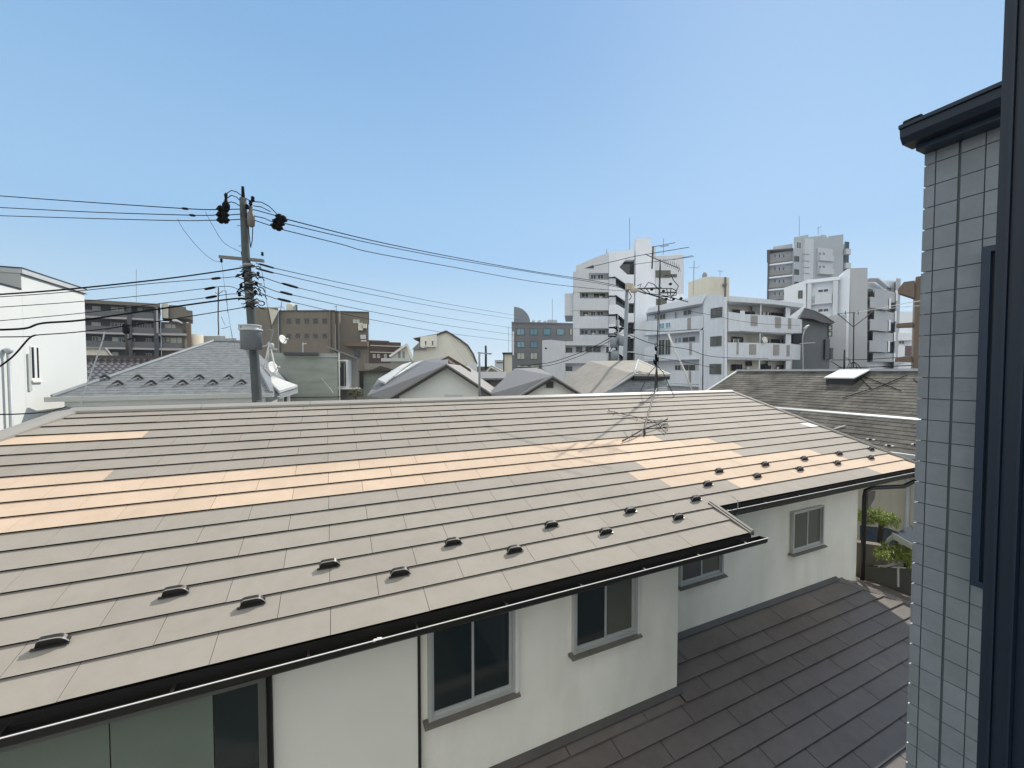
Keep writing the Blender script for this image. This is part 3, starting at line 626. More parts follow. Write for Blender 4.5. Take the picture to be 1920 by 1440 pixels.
cable('thick cable meeting the pole from the left just under its cross arm', [(-30, 554, 9.5), (120, 543, 10.2), (300, 524, 11.4), (410, 509, 12.2), (460, 501, PD)], .021, GL)
cable('thin cable with a black sleeve second below the cross arm on the left', [(-30, 558.5, 9.5), (120, 548, 10.2), (290, 531, 11.4), (430, 520, 12.3), (452, 516, PD)], .010, GL, [(396, 523, 12.2, 414, 521, 12.2, .035)])
cable('thin cable with a black sleeve third below the cross arm on the left', [(-30, 578, 9.5), (155, 565, 10.5), (300, 551, 11.4), (375, 542, 12.0), (430, 537, 12.3), (460, 551, PD)], .010, GL, [(383, 542.5, 12.1, 404, 538.5, 12.1, .036)])
cable('thin cable with a black sleeve fourth below the cross arm on the left', [(-30, 604, 9.5), (155, 587, 10.5), (300, 569, 11.4), (380, 559, 12.0), (440, 551, 12.3), (466, 560, PD)], .010, GL, [(385, 559, 12.1, 407, 555, 12.1, .036)])
cable('thickest wavy black cable passing in front of the white house wall', [(-30, 619, 8.8), (45, 616, 9.2), (80, 606, 9.5), (160, 599.5, 10.2), (300, 579, 11.4), (440, 560, 12.3), (468, 562, PD)], .026, GL)
cable('lowest cable reaching the pole from the left above the slate roof', [(-30, 632, 8.8), (56, 631, 9.3), (72, 628, 9.5), (160, 621, 10.2), (300, 602, 11.4), (460, 576, PD)], .014, GL)
cable('drop cable slanting down to the left across the white house beside its narrow window', [(-30, 706, 8.9), (20, 672, 9.1), (54, 635, 9.3), (68, 628, 9.45)], .018)
cable('low cable crossing the bottom of the white house wall', [(-30, 777, 8.3), (30, 776.5, 9), (80, 773, 10), (110, 767, 12), (130, 760, 14)], .016)
cable('short slack wire hanging left of the pole below the high cables', [(333, 410, 12.9), (345, 432, 12.8), (375, 468, 12.6), (400, 488, 12.5), (415, 491, PD)], .006, 'slack wires left of the pole')
cable('short slack wire curving down to the pole above its cross arm', [(385, 397, 12.7), (400, 425, 12.6), (420, 455, 12.6), (450, 472, PD)], .006, 'slack wires left of the pole')
D2 = 26.0
cable('upper high cable from the right insulators across the sky to the steel pole', [(537, 411, PD), (700, 451.5, 15.5), (850, 482, 19), (1000, 509, 22.5), (1110, 526, 25), (1180, 541, D2)], .017, GR)
cable('second high cable from the right insulators running close under the uppermost one', [(534, 419, PD), (700, 457, 15.5), (850, 486, 19), (1000, 511, 22.5), (1110, 529, 25), (1180, 543, D2)], .014, GR)
cable('third high cable from the right insulators sagging lowest of the high ones', [(531, 431, PD), (640, 458, 14.2), (700, 474, 15.5), (850, 501, 19), (1000, 528, 22.5), (1110, 541, 25), (1180, 546, D2)], .014, GR)
D3 = 46.0
for lab, pts, sl_ in (
    ('uppermost mid height cable leaving the pole right just under the cross arm', [(480, 493, PD), (520, 504, 13.5), (700, 543, 20), (850, 572, 30), (975, 592.5, D3)], (485, 494.5, 12.6, 515, 503, 13.4, .03)),
    ('second mid height cable leaving the pole to the right', [(480, 502, PD), (520, 513, 13.5), (700, 553, 20), (850, 580.5, 30), (975, 600, D3)], (480, 503, 12.6, 514, 512, 13.4, .03)),
    ('third mid height cable leaving the pole to the right with paired sleeves', [(488, 518, PD), (535, 534, 13.8), (560, 540, 14.4), (700, 571, 20), (850, 598, 30), (975, 617, D3)], (528, 531, 13.6, 560, 540, 14.4, .04)),
    ('fourth mid height cable leaving the pole to the right', [(486, 534, PD), (520, 547, 13.5), (548, 553, 14.2), (700, 585, 20), (850, 612, 30), (975, 629, D3)], (525, 547, 13.6, 549, 553, 14.2, .04)),
    ('lowest mid height cable leaving the pole right above the brown building', [(487, 549, PD), (520, 561, 13.5), (546, 566, 14.2), (700, 600, 20), (850, 626, 30), (975, 641, D3)], (520, 560, 13.6, 546, 566, 14.2, .04))):
    cable(lab, pts, .012, GR, [sl_])
cable('thin vertical wire hanging from the left end of the cross arm', [(415, 486, 12.5), (419, 520, 12.6), (424, 560, 12.7), (432, 612, 12.9), (440, 648, 13.2)], .004)
cable('thin vertical wire hanging right of the pole down to the bracket arm', [(488, 495, PD), (495, 530, PD), (502, 578, PD), (510, 618, PD)], .006)

# ================================================================ 5. white house at the left edge
wx = -9.0
wh = thing('white_house', 'bright white rendered house with a narrow open window at the left edge', 'house', (-12, 18, 0))
pc = PX(158, 550, wx); pn = PX(40, 515, wx); pl = PX(38, 542, wx)
m = MB(); m.box(wx-7, wx, pn.y, pc.y, 0, pc.z); m.box(wx-7, wx-.003, pn.y-9, pn.y-.001, 0, pl.z-.02); m.build('wall', 'white_wall', wh)
m = MB(); m.box(wx-7.1, wx+.05, pn.y-.05, pc.y+.05, pc.z+.002, pc.z+.15); m.build('roof', 'lite_metal', wh)
m = MB(); m.box(wx-7.12, wx+.06, pn.y-.06, pc.y+.06, pc.z+.152, pc.z+.19); m.build('roof_edge', 'trim_dark', wh)
m = MB(); m.box(wx+.001, wx+.055, pn.y-.055, pc.y+.055, pc.z-.03, pc.z-.001); m.build('eave_shadow_trim', 'trim_dark', wh)
m = MB(); m.box(wx-7.0, wx+.02, pn.y-9, pn.y-.06, pl.z-.018, pl.z+.03); m.build('parapet_cap', 'trim_dark', wh)
m = MB(); m.box(wx-7.0, wx+.0, pn.y-.03, pn.y-.002, pl.z+.03, pc.z); m.build('upper_wall_shade', 'grey_band', wh)  # grey sheet over the white wall: front face's shade put into its colour
wa = PX(62, 652, wx); wb_ = PX(75, 712, wx); wc = PX(56, 660, wx)
m = MB(); z0 = wb_.z; z1 = PX(68, 650, wx).z
m.box(wx+.002, wx+.02, wc.y, wc.y+.03, z0, z1); m.box(wx+.002, wx+.02, wb_.y-.06, wb_.y, z0, z1); m.box(wx+.002, wx+.02, wc.y+.03, wb_.y-.06, z0, z0+.06); m.box(wx+.002, wx+.02, wc.y+.03, wb_.y-.06, z1-.03, z1)
m.box(wx+.002, wx+.025, (wc.y+wb_.y)/2-.07, (wc.y+wb_.y)/2+.05, z0+.06, z1-.03)
wo = m.build('window', 'white_trim', wh)
m = MB(); m.box(wx+.004, wx+.014, wc.y+.03, wb_.y-.06, z0+.06, z1-.03); m.build('pane', 'navy_deep', wo)
m = MB(); m.box(wx+.01, wx+.04, wc.y-.16, wc.y-.03, z0-.35, z1-.25); m.build('open_sash', 'grey_band', wo)
m = MB(); m.prism([(wx+.002, wc.y-.05, z0-.002), (wx+.08, wc.y-.05, z0-.02), (wx+.08, wc.y-.05, z0-.08), (wx+.002, wc.y-.05, z0-.08)], (0, wb_.y-wc.y+.1, 0)); m.build('sill', 'white_trim', wo)
m = MB(); q = PX(7, 662, wx); m.tube([Vector((wx+.10, q.y, q.z)), Vector((wx+.10, q.y, 0))], .045, 10); m.lathe((wx+.10, q.y, q.z), (0, 0, 1), [(0, .07), (.05, .10), (.12, .10), (.16, .04)], 10); m.build('downpipe', 'steel_lite', wh)

# ================================================================ 6. slate roof house behind the ridge at the left
def hiproof(pe, ridge, zeave, zridge):   # pe: 4 eave corners xy ccw from near left; ridge: two xy
    e = [Vector((x, y, zeave)) for x, y in pe]; a = Vector((*ridge[0], zridge)); b = Vector((*ridge[1], zridge)); return e, a, b
def seg_y(u, y): q = PY(u, 700, y); return q.x
sh = thing('slate_roof_house', 'house with a weathered blue grey slate hip roof beside the utility pole', 'house', (-2.5, 22, 0))
ye = 18.2; ze = PY(300, 741, ye).z; xl = seg_y(96, ye); xr = seg_y(508, ye); yr_ = 23.2; zr2 = PY(430, 641, yr_).z; xa = seg_y(402, yr_); xb = seg_y(462, yr_)
e, a, b = hiproof([(xl, ye), (xr, ye), (xr, 28.2), (xl, 28.2)], [(xa, yr_), (xb, yr_)], ze, zr2)
m = MB(); dn = Vector((0, 0, -.09))
for poly in ([e[0], e[1], b, a], [e[1], e[2], b], [e[2], e[3], a, b], [e[3], e[0], a]): m.prism(poly, dn)
m.build('roof', 'slate', sh)
# slate courses as real low steps
m = MB(); nrow = 26
for k in range(1, nrow):
    t = k/nrow; l = e[0].lerp(a, t); r_ = e[1].lerp(b, t); l2 = e[0].lerp(a, t+.9/nrow); r2_ = e[1].lerp(b, t+.9/nrow)
    m.prism([l+Vector((.03, 0, .010)), r_+Vector((-.03, 0, .010)), r2_+Vector((-.03, 0, .002)), l2+Vector((.03, 0, .002))], (0, 0, -.02))
m.build('slate_courses', 'slate', sh)
m = MB()
for p0, p1 in ((a, b), (e[0], a), (e[1], b)): m.tube([p0+Vector((0, 0, .03)), p1+Vector((0, 0, .03))], .07, 6)
m.build('ridge_cap', 'steel', sh)
m = MB(); m.box(xl-.12, xr+.1, ye-.16, ye-.02, ze-.15, ze+.01); m.build('gutter', 'grey_band', sh)
m = MB(); m.box(xl+.3, xr-.2, ye-.01, ye+.02, ze-.34, ze-.10); m.build('fascia', 'lite_metal', sh)
m = MB(); m.box(xl+.6, xr-.5, ye+.55, 27.6, 0, ze-.12); m.build('wall', 'grey_band', sh)
pr = None
for i, (u, k) in enumerate([(195, 0), (219, 1), (257, 0), (282, 1), (315, 0), (341, 1), (373, 0), (398, 1), (428, 0), (452, 1)]):
    y = ye+(1.15 if k == 0 else .72); z = ze+(zr2-ze)*(y-ye)/(yr_-ye)+.03
    if pr is None:
        m = MB(); o3 = sh.location; sc_ = 1
        m.prism([o3+Vector((-.20, 0, 0)), o3+Vector((-.02, 0, .17)), o3+Vector((.06, 0, .17)), o3+Vector((.20, 0, .03)), o3+Vector((.12, 0, .0)), o3+Vector((.02, 0, .10))], (0, .05, .02)); m.box(o3.x-.02, o3.x+.03, o3.y+.02, o3.y+.3, o3.z, o3.z+.04)
        pr = m.build('snow_guard', 'trim_dark', sh); o = pr
    else: o = pr.copy(); COL.objects.link(o); o.parent = sh
    o.location = Vector((seg_y(u, y), y, z))-sh.location
# tangle of fittings on its ridge
fa_ = thing('roof_antenna', 'leaning thin antenna mast on the slate ridge left of the utility pole', 'antenna', P(411, 640, 22))
m = MB(); rod(m, [(409.5, 539, 21), (409, 600, 21), (410, 618, 21), (409.5, 628, 21)], .028); m.build('mast', 'rust', fa_)
m = MB(); rod(m, [(403, 548, 21), (409, 552, 21), (418, 545, 21), (424, 546, 21)], .016); rod(m, [(424, 545, 21), (427, 586, 21)], .010); rod(m, [(415, 616, 21), (422, 615, 21), (430, 612, 21)], .012); rod(m, [(415, 594, 21), (422, 610, 21)], .010)
m.build('elements', 'rust', fa_)
m = MB(); rod(m, [(410, 628, 21), (418, 645, 21.3), (426, 663, 21.3)], .020); rod(m, [(432, 612, 21), (436, 640, 21.5), (440, 650, 21.5)], .012); rod(m, [(436, 640, 21.5), (443, 636, 21.5), (448, 648, 21.5), (446, 659, 21.4)], .018)
m.build('stay', 'steel_lite', fa_)
# white lit canopy roof right of the pole
cn = thing('white_canopy', 'white sheet metal canopy roof just right of the utility pole', 'canopy', P(520, 722, 16.5))
q = [P(489, 704, 19.0), P(515, 700, 19.5), P(558, 722, 17.5), P(524, 733, 16.5)]
q[0].z = q[1].z+.0; q[3].z = q[2].z
m = MB(); m.prism([P(488, 707, 19), P(492, 698.5, 19.5), P(558, 722, 17.2), P(524, 732.5, 16.4)], (0, 0, -.10)); m.build('roof_sheet', 'white_trim', cn)
m = MB(); a = P(524, 734, 16.4); b = P(558, 724, 17.2); m.prism([a-Vector((0, 0, .10)), b-Vector((0, 0, .10)), b-Vector((0, 0, .3)), a-Vector((0, 0, .3))], (0, .06, 0)); m.build('fascia', 'lite_metal', cn)
m = MB(); q = P(541, 735, 17.2); m.box(q.x-.05, q.x+.05, q.y-.05, q.y+.05, 0, q.z); q = P(500, 735, 18.5); m.box(q.x-.05, q.x+.05, q.y-.05, q.y+.05, 0, q.z+.1); m.build('post', 'white_trim', cn)
# small white wall block and black pipe under it
fb = FA(505, 17.6, 560, 17.6)
m = MB(); fb.rbox(m, 520, 744, 532, 758, -.5, 0); solo(m, 'roof_vent_box', 'white_trim', 'small white vent box below the white canopy, touching the ridge line', 'vent box')
m = MB(); fb.rbox(m, 532.5, 743, 535.5, 757, -.1, 0); solo(m, 'vent_pipe', 'black', 'short black vent pipe beside the small white vent box', 'pipe')

# satellite dishes with a white tripod mast
def dish(c, r, facing, label, cat, group):
    o = thing('satellite_dish', label, cat, c, group); f = Vector(facing).normalized(); m = MB()
    m.lathe(c, f, [(0, .02), (.0, r*.4), (r*.10, r*.75), (r*.20, r), (r*.22, r), (r*.14, r*.74), (.03, r*.3)], 20); m.build('reflector', 'white_trim', o)
    m = MB(); t = c+f*r*1.1+Vector((0, 0, -r*.2)); m.tube([c+Vector((0, 0, -r*.9))+f*r*.15, t], .02, 6); m.lathe(t-f*.05, f, [(0, .03), (.02, .06), (.12, .06), (.14, .03)], 8); m.build('feed_arm', 'steel_lite', o)
    return o
dish(P(529, 637, 22), .26, (.75, -.55, .25), 'upper white satellite dish in front of the brown building', 'satellite dish', None)
dish(P(510, 690, 18.8), .30, (.8, -.5, .25), 'lower white satellite dish standing inside the white tripod frame', 'satellite dish', None)
tp = thing('tripod_mast', 'white tripod mast with antenna fittings right of the grey pole cabinet', 'mast', P(506, 700, 18.8))
m = MB(); rod(m, [(505, 644, 18.8), (493, 697, 18.8)], .035); rod(m, [(506, 644, 18.8), (519, 704, 18.6)], .035); rod(m, [(506, 644, 18.8), (500, 690, 19.4)], .02); m.build('leg', 'white_trim', tp)
m = MB(); m.lathe(P(509, 655, 18.8), (0, 0, 1), [(0, .05), (.05, .11), (.25, .11), (.3, .05)], 10); rod(m, [(488, 651, 18.8), (500, 648, 18.8), (505, 641, 18.8)], .03); rod(m, [(505, 654, 18.8), (519, 655, 18.8)], .05); m.build('bracket', 'steel_lite', tp)

# kawara tiled house between the white house and the slate roof
kw = thing('tiled_roof_house', 'house with glossy dark wavy clay roof tiles beside the white house', 'house', (-11, 30, 0))
ky0, ky1 = 27.5, 31.5; zk1 = PY(220, 676, ky1).z; zk0 = zk1-1.9; kx0 = -15.5; kx1 = seg_y(330, 30)
m = MB()
pitch = .30; x = kx0
while x < kx1:
    n_ = 12
    for k in range(n_):
        y0 = ky0+(ky1-ky0)*k/n_; y1 = ky0+(ky1-ky0)*(k+1)/n_; f0 = (zk1-zk0)/(ky1-ky0); za = zk0+f0*(y0-ky0)+.045; zb = zk0+f0*(y1-ky0)
        m.add([(x, y0, za), (x+.08, y0, za+.06), (x+.17, y0, za+.06), (x+.24, y0, za), (x+.30, y0, za-.02), (x, y1, zb), (x+.08, y1, zb+.06), (x+.17, y1, zb+.06), (x+.24, y1, zb), (x+.30, y1, zb-.02),
               (x, y0, za-.06), (x+.08, y0, za+.0), (x+.17, y0, za+.0), (x+.24, y0, za-.06), (x+.30, y0, za-.08)],
              [(0, 1, 6, 5), (1, 2, 7, 6), (2, 3, 8, 7), (3, 4, 9, 8), (10, 11, 1, 0), (11, 12, 2, 1), (12, 13, 3, 2), (13, 14, 4, 3)])
    x += pitch
m.build('roof', 'kawara', kw, fixn=False)
m = MB(); m.box(kx0, kx1, ky1-.15, ky1+.25, zk1-.1, zk1+.30); m.build('ridge_cap', 'roof_brown', kw)
m = MB(); x = kx0+.1
while x < kx1: m.lathe((x, ky1-.20, zk1+.02), (0, 1, 0), [(0, .10), (.06, .10)], 8); x += .30
m.build('ridge_end_tiles', 'kawara', kw)
m = MB(); m.box(kx0+.5, kx1-.3, ky0+.5, ky1+4, 0, zk0+.0); m.prism([(kx0, ky1+.2, zk1+.0), (kx1, ky1+.2, zk1), (kx1, ky1+4.5, zk0), (kx0, ky1+4.5, zk0)], (0, 0, -.1)); m.build('wall', 'beige_wall', kw)
hg = thing('small_gable_house', 'small pale gabled roof seen between the white house and the grey apartment block', 'house', (-15, 40, 0))
f = FA(160, 38, 220, 38)
m = MB(); f.poly(m, [(150, 673), (150, 654), (199, 654), (214, 673)], -4, 0); m.build('wall', 'cream', hg)
m = MB(); f.poly(m, [(148, 654), (150, 651.5), (200, 651.5), (217, 673), (213, 673), (199, 654.5)], -1, .2); m.build('roof', 'grey_wall', hg)
# thin leaning antenna in front, and the dark round topped stovepipe
m = MB(); rod(m, [(149, 762, 13), (163, 720, 13), (178, 680, 13), (192, 640, 13), (196, 622, 13)], .018)
lean = thing('leaning_antenna', 'pale leaning antenna pole in front of the clay tiled roof', 'antenna', P(149, 762, 13)); m.build('mast', 'steel_lite', lean)
m = MB(); rod(m, [(182, 641, 13), (200, 638, 13)], .012); rod(m, [(196, 619, 13), (215, 615, 13), (222, 614, 13)], .010); m.build('elements', 'rust', lean)
sp = thing('street_pole', 'dark slender pole with hardware in front of the grey apartment block', 'pole', P(239, 672, 45))
m = MB(); rod(m, [(239, 690, 45), (238.5, 648, 45), (237, 610, 45)], .16, 0, 8); m.build('pole', 'rust', sp)
m = MB(); m.lathe(P(237, 626, 45), (0, 0, 1), [(0, .2), (.2, .32), (1.0, .32), (1.15, .15)], 10); rod(m, [(232, 640, 45), (247, 634, 45)], .08); m.build('fitting', 'black', sp)

# ================================================================ 7. grey apartment block, left distance
ap = thing('grey_apartment_block', 'dark grey apartment block with long balconies between the white house and the pole', 'building', P(230, 697, 76)); ap.location.z = 0
f = FA(158.6, 70, 302, 74.7); s0 = f.sz(60, 690)[0]; s1 = f.sz(302, 640)[0]; zt = f.sz(230, 566)[1]
m = MB(); f.box(m, s0, s1, 0, zt-.6, -14, -1.5); m.build('wall', 'apt', ap)
m = MB(); f.box(m, s0-.3, s1+.1, zt-.6, zt, -14.3, .4); m.build('roof_slab', 'brown_wall', ap)
zs = [f.sz(244.5, v)[1] for v in (597.5, 626, 653.5)]; dz = zs[1]-zs[2]; zs += [zs[2]-dz*k for k in range(1, 6)]
for z in [x for x in zs if x > 1]:
    m = MB(); f.box(m, s0, s1, z-.16, z+.16, -1.49, .12); m.build('floor_slab', 'apt_slab', ap)
    m = MB(); f.box(m, s0, s1, z+.162, z+1.25, -.12, 0); m.build('balcony_parapet', 'apt_par', ap)
for u in (244.5, 294):
    q = f.sz(u, 640)[0]; m = MB(); f.box(m, q-.32, q+.32, 0, zt-.61, -1.4, .22); m.build('pillar', 'apt', ap)
q = f.sz(297, 640)[0]; m = MB(); f.box(m, q-.12, q+.14, f.sz(297, 625)[1], zt-.7, .23, .4); m.build('downpipe', 'apt_slab', ap)
for k, z in enumerate(zs[:4]+[zs[0]+dz]):
    if k == 4: zz = zs[0]+.1; 
    zf_ = z if k < 4 else zs[0]
for u0, u1 in ((173, 185), (186.5, 189), (209, 222), (223, 233), (249, 254), (256, 268), (272, 284)):
    for k, v in enumerate((574, 604, 631, 659)):
        vv = v+(u0-173)*.035
        if random.random() < .85: window(f, u0+random.uniform(-2, 2), vv, u1, vv+10+random.random()*2, ap, on=-1.5, glass=random.choice(['glass_net', 'curtain', 'glass_pale', 'glass_dark']), frame='apt_slab', mull=1, fw=.09)
m = MB(); q = f.sz(255, 565); rod(m, [(255.5, 505, 76), (255.5, 566, 76)], .035); solo(m, 'lightning_rod', 'steel', 'hair thin lightning rod on the grey apartment block roof', 'lightning rod')
f2 = FA(302.5, 74.9, 352, 76); m = MB(); f2.rbox(m, 303, 603, 352, 760, -12, -1.2); f2.rbox(m, 316, 572, 349, 603, -12, -2, 0); m.build('wing_wall', 'brown_wall', ap)
m = MB(); f2.rbox(m, 303, 568.5, 315.5, 596, -6, -.1); m.build('stair_wall', 'cream', ap)
m = MB(); f2.poly(m, [(316, 571), (339, 572), (352, 581), (361, 582), (362, 600), (352, 596), (316, 597)], -8, -.6); m.build('roof_block', 'brown_wall', ap)
m = MB(); f2.poly(m, [(324, 598), (333, 599), (343, 604.5), (343, 607), (333, 603), (324, 602)], -1, .2); m.build('curved_canopy', 'white_trim', ap)
for v in (625, 653): 
    m = MB(); f2.rbox(m, 300, v, 353, v+4, -1.2, .2); m.build('floor_slab', 'apt_slab', ap)
    m = MB(); f2.rbox(m, 303, v-10, 342, v, -.2, -.02); m.build('balcony_parapet', 'apt_par', ap)
for u0, v0, u1, v1 in ((309, 608, 321, 621), (322, 609, 329, 621), (303, 632, 309, 642), (311, 632, 318, 642), (319, 633, 331, 643), (332, 633, 341, 643)): window(f2, u0, v0, u1, v1, ap, on=-1.2, glass='glass_pale', frame='apt_slab', fw=.09)
m = MB(); f2.rbox(m, 353, 606, 361, 760, -3, .3); m.build('pillar', 'tan_brown', ap)
m = MB(); c = f2.pt(f2.sz(364, 640)[0], 0, -2.2); m.lathe(c, (0, 0, 1), [(0, 1.5), (f2.sz(364, 626)[1], 1.5)], 24); m.build('round_stair_tower', 'beige_wall', ap)
m = MB(); f = FA(366, 82, 452, 82); f.rbox(m, 368, 630, 424, 760, -10, 0); f.rbox(m, 424.5, 634, 445, 760, -9.5, -.1); f.rbox(m, 445.5, 640, 470, 760, -9, -.2)
solo(m, 'low_grey_building', 'grey_band', 'low plain blue grey block above the slate ridge left of the pole', 'building')

# ================================================================ 8. brown office building behind the pole
bb = thing('brown_building', 'flat roofed brown building with two rows of small square windows right of the pole', 'building', P(590, 697, 62)); bb.location.z = 0
f = FA(478, 58, 524, 58.6); fr_ = FA(524, 59, 631, 58.8); f3 = FA(631, 60, 692, 61)
m = MB(); f.rbox(m, 470, 576, 523, 760, -14, 0); m.build('left_wing', 'brown_wall', bb)
m = MB(); f.poly(m, [(505, 578), (523.5, 583), (511, 609)], 0.002, .25); m.build('slanted_panel', 'beige_side', bb)
m = MB(); fr_.rbox(m, 523.5, 583.3, 629.5, 760, -16, 0); m.build('wall', 'brown_wall', bb)
m = MB(); f3.rbox(m, 630, 585, 691.7, 760, -16, 0); m.build('end_wall', 'brown_wall', bb)
m = MB(); fr_.rbox(m, 523, 581.8, 630, 583.6, -16.1, .15); f3.rbox(m, 630, 583.8, 692.2, 585.4, -16.1, .15); m.build('parapet_cap', 'apt', bb)
for u in (621, 638): m = MB(); fr_.rbox(m, u-1, 584, u+1, 700, .001, .4); m.build('downpipe', 'brown_wall', bb)
for v0, v1 in ((597, 606.5), (625.5, 633.5)):
    for u in (538, 554.5, 571.5, 588, 605): window(fr_, u, v0, u+7.5, v1, bb, glass='glass_dark', frame='alu_dark', mull=1, fw=.04)
window(f3, 661, 598, 675, 607, bb, glass='glass_pale', frame='alu_dark'); window(f3, 664, 656.5, 676, 671, bb, glass='glass_dark', frame='alu_dark')
m = MB(); f3.rbox(m, 650, 641, 691, 650, .002, 1.1); m.build('balcony', 'tan_brown', bb)
for u0, v0, u1, v1 in ((673, 606, 681, 620), (679, 608, 688, 616), (677, 628.5, 686, 636), (678, 638, 687, 644)):
    m = MB(); f3.rbox(m, u0, v0, u1, v1, .002, .7); m.build('air_conditioner', 'ac' if v0 > 620 else 'beige_side', bb)
tk = thing('water_tank', 'round pale water tank on the brown building roof', 'water tank', P(545, 583, 66))
c = P(545, 584, 66); m = MB(); m.lathe(c, (0, 0, 1), [(0, .6), (.1, .62), (1.0, .64), (1.25, .45), (1.35, .1)], 18); m.build('tank', 'cream', tk); m = MB(); m.box(c.x+.7, c.x+1.0, c.y-.3, c.y+.3, c.z, c.z+1.1); m.build('ladder_frame', 'alu_dark', tk)
m = MB(); rod(m, [(526, 583, 62), (528.5, 565, 62)], .06); rod(m, [(522, 576, 62), (529, 575, 62), (534, 580, 62)], .05); rod(m, [(630.5, 583, 62), (630.5, 574, 62)], .05); rod(m, [(626, 576, 62), (632, 573, 62)], .04); solo(m, 'roof_railing', 'steel', 'bits of railing and aerial on the brown building roof edge', 'railing')

# mortar clad house in front of it
mh = thing('mortar_house', 'windowless greenish grey mortar wall of a house with a white corner board', 'house', P(575, 700, 24)); mh.location.z = 0
f = FA(515, 23.5, 636, 24.5)
m = MB(); f.rbox(m, 505, 662, 635, 1000, -7, 0); m.build('wall', 'mortar', mh)
m = MB(); f.rbox(m, 535, 667.6, 634.8, 669, .001, .08); m.build('flashing', 'lite_metal', mh)
m = MB(); f.rbox(m, 534, 661, 599, 666, .002, .3); m.build('gutter', 'apt', mh)
m = MB(); f.rbox(m, 635.2, 661, 637.6, 751, -.1, .06); m.build('corner_board', 'white_trim', mh)
m = MB(); rod(m, [(601, 708, 23.9), (620, 730, 23.9), (624, 737, 23.9)], .03); m.build('stay_pole', 'steel_lite', mh)
m = MB(); f.rbox(m, 500, 744.5, 640, 745.5, .05, .09); m.build('cable', 'black', mh)
m = MB(); rod(m, [(568, 642, 26), (568, 662, 26)], .03); rod(m, [(568, 645, 26), (574, 644, 26)], .03); solo(m, 'vent_mast', 'lite_metal', 'thin pale mast above the mortar wall', 'mast')
gh = thing('grey_lean_to_house', 'grey house with a slanted eave and a big white framed bay window', 'house', P(654, 700, 25.5)); gh.location.z = 0
f = FA(636, 25.5, 672, 25.5)
m = MB(); f.poly(m, [(637.5, 760), (637.5, 660), (671.5, 672.5), (671.5, 760)], -6, 0); m.build('wall', 'grey_wall', gh)
m = MB(); f.poly(m, [(617, 649), (672, 670.5), (672, 673.5), (617, 652)], -6.2, .3); m.build('roof', 'roof_mid', gh)
m = MB(); f.rbox(m, 638, 675, 659, 678, .002, .55); f.rbox(m, 655.5, 678, 659, 725, .002, .55); f.rbox(m, 637, 724, 659, 727, .002, .6); m.build('bay_frame', 'white_trim', gh)
window(f, 638, 678.5, 655, 724, gh, on=.2, glass='glass_net', frame='lite_metal', fw=.08); m = MB(); f.rbox(m, 638.5, 689, 648, 723, .24, .30); m.build('blind', 'apt', gh)
m = MB(); f.rbox(m, 637, 727, 676, 729, .002, .8); m.build('ledge', 'white_trim', gh)
def bush(c, rx, ry, rz, n, leaf, mats, seed, stem=None):
    random.seed(seed); m = MB()
    for i in range(n):
        a = random.uniform(0, 6.28); b = math.acos(random.uniform(-1, 1)); r_ = random.uniform(.35, 1)**.5
        lump = 1+.3*math.sin(3*a+seed)*math.sin(2*b)
        q = c+Vector((rx*math.sin(b)*math.cos(a), ry*math.sin(b)*math.sin(a), rz*math.cos(b)))*r_*lump
        d1 = Vector((random.gauss(0, 1), random.gauss(0, 1), random.gauss(0, .6))).normalized(); d2 = d1.cross(Vector((random.gauss(0, .4), random.gauss(0, .4), 1))).normalized()
        l = leaf*random.uniform(.6, 1.3); m.add([q-d1*l, q-d2*l*.35, q+d1*l, q+d2*l*.35], [(0, 1, 2, 3)])
    return m
t = thing('shrub', 'dry olive green shrub below the white bay window', 'shrub', P(665, 750, 22))
bush(P(667, 737, 22), .42, .4, .28, 700, .06, 0, 5).build('foliage', 'leaf_dry', t, fixn=False)
m = MB(); m.tube([P(668, 760, 22), P(667, 742, 22)], .03, 6); m.build('stem', 'bark', t)

# ================================================================ 9. middle distance houses
f = FA(694, 88, 755, 92)
dk_ = thing('dark_brick_building', 'far dark reddish brown brick building right of the brown one', 'building', P(724, 697, 92)); dk_.location.z = 0
m = MB(); f.rbox(m, 688, 640, 728, 760, -12, 0); f.rbox(m, 728, 641.5, 752, 760, -12, -.5); m.build('wall', 'brick_dark', dk_)
m = MB(); f.rbox(m, 688, 638.3, 729, 641, -12.1, .2); m.build('cornice', 'tan_brown', dk_)
for v in (648, 660): m = MB(); f.rbox(m, 694, v, 752, v+1.6, .01, .3); m.build('balcony_rail', 'beige_side', dk_)
for u in (699, 707, 720, 733, 743): window(f, u, 664, u+5, 671, dk_, glass='glass_net', frame='beige_side', fw=.15)
bn = thing('barn_roof_house', 'cream metal clad house with a rounded gambrel roof and small dormer', 'house', P(810, 697, 52)); bn.location.z = 0
f = FA(770, 50, 893, 52)
m = MB(); f.poly(m, [(773, 700), (775, 655), (818, 648), (818, 628), (837, 621), (850, 629), (862, 637), (876, 648), (886, 664), (893, 681), (893, 700)], -9, 0); m.build('front', 'barn', bn)
m = MB(); f.poly(m, [(836, 619.5), (851, 628), (863, 636), (877.5, 647), (888, 663.5), (895, 682), (892, 682), (885, 664), (875, 649), (861, 638), (849, 630.5), (837, 622.5), (818, 629.5), (775, 636), (775, 634.3), (818, 626.5)], -9.3, .3); m.build('roof', 'brick_dark', bn)
m = MB(); f.poly(m, [(788, 651), (788, 633), (818.3, 628.5), (818.3, 651)], .002, .9); m.build('dormer', 'barn', bn)
for u in (796, 809): window(f, u, 638.5, u+4, 647.5, bn, on=.9, frame='white_trim', fw=.06, mull=0)
m = MB(); f.poly(m, [(773, 655), (788, 640), (788, 651), (800, 656)], .003, .5); m.build('valley_roof', 'roof_mid', bn)
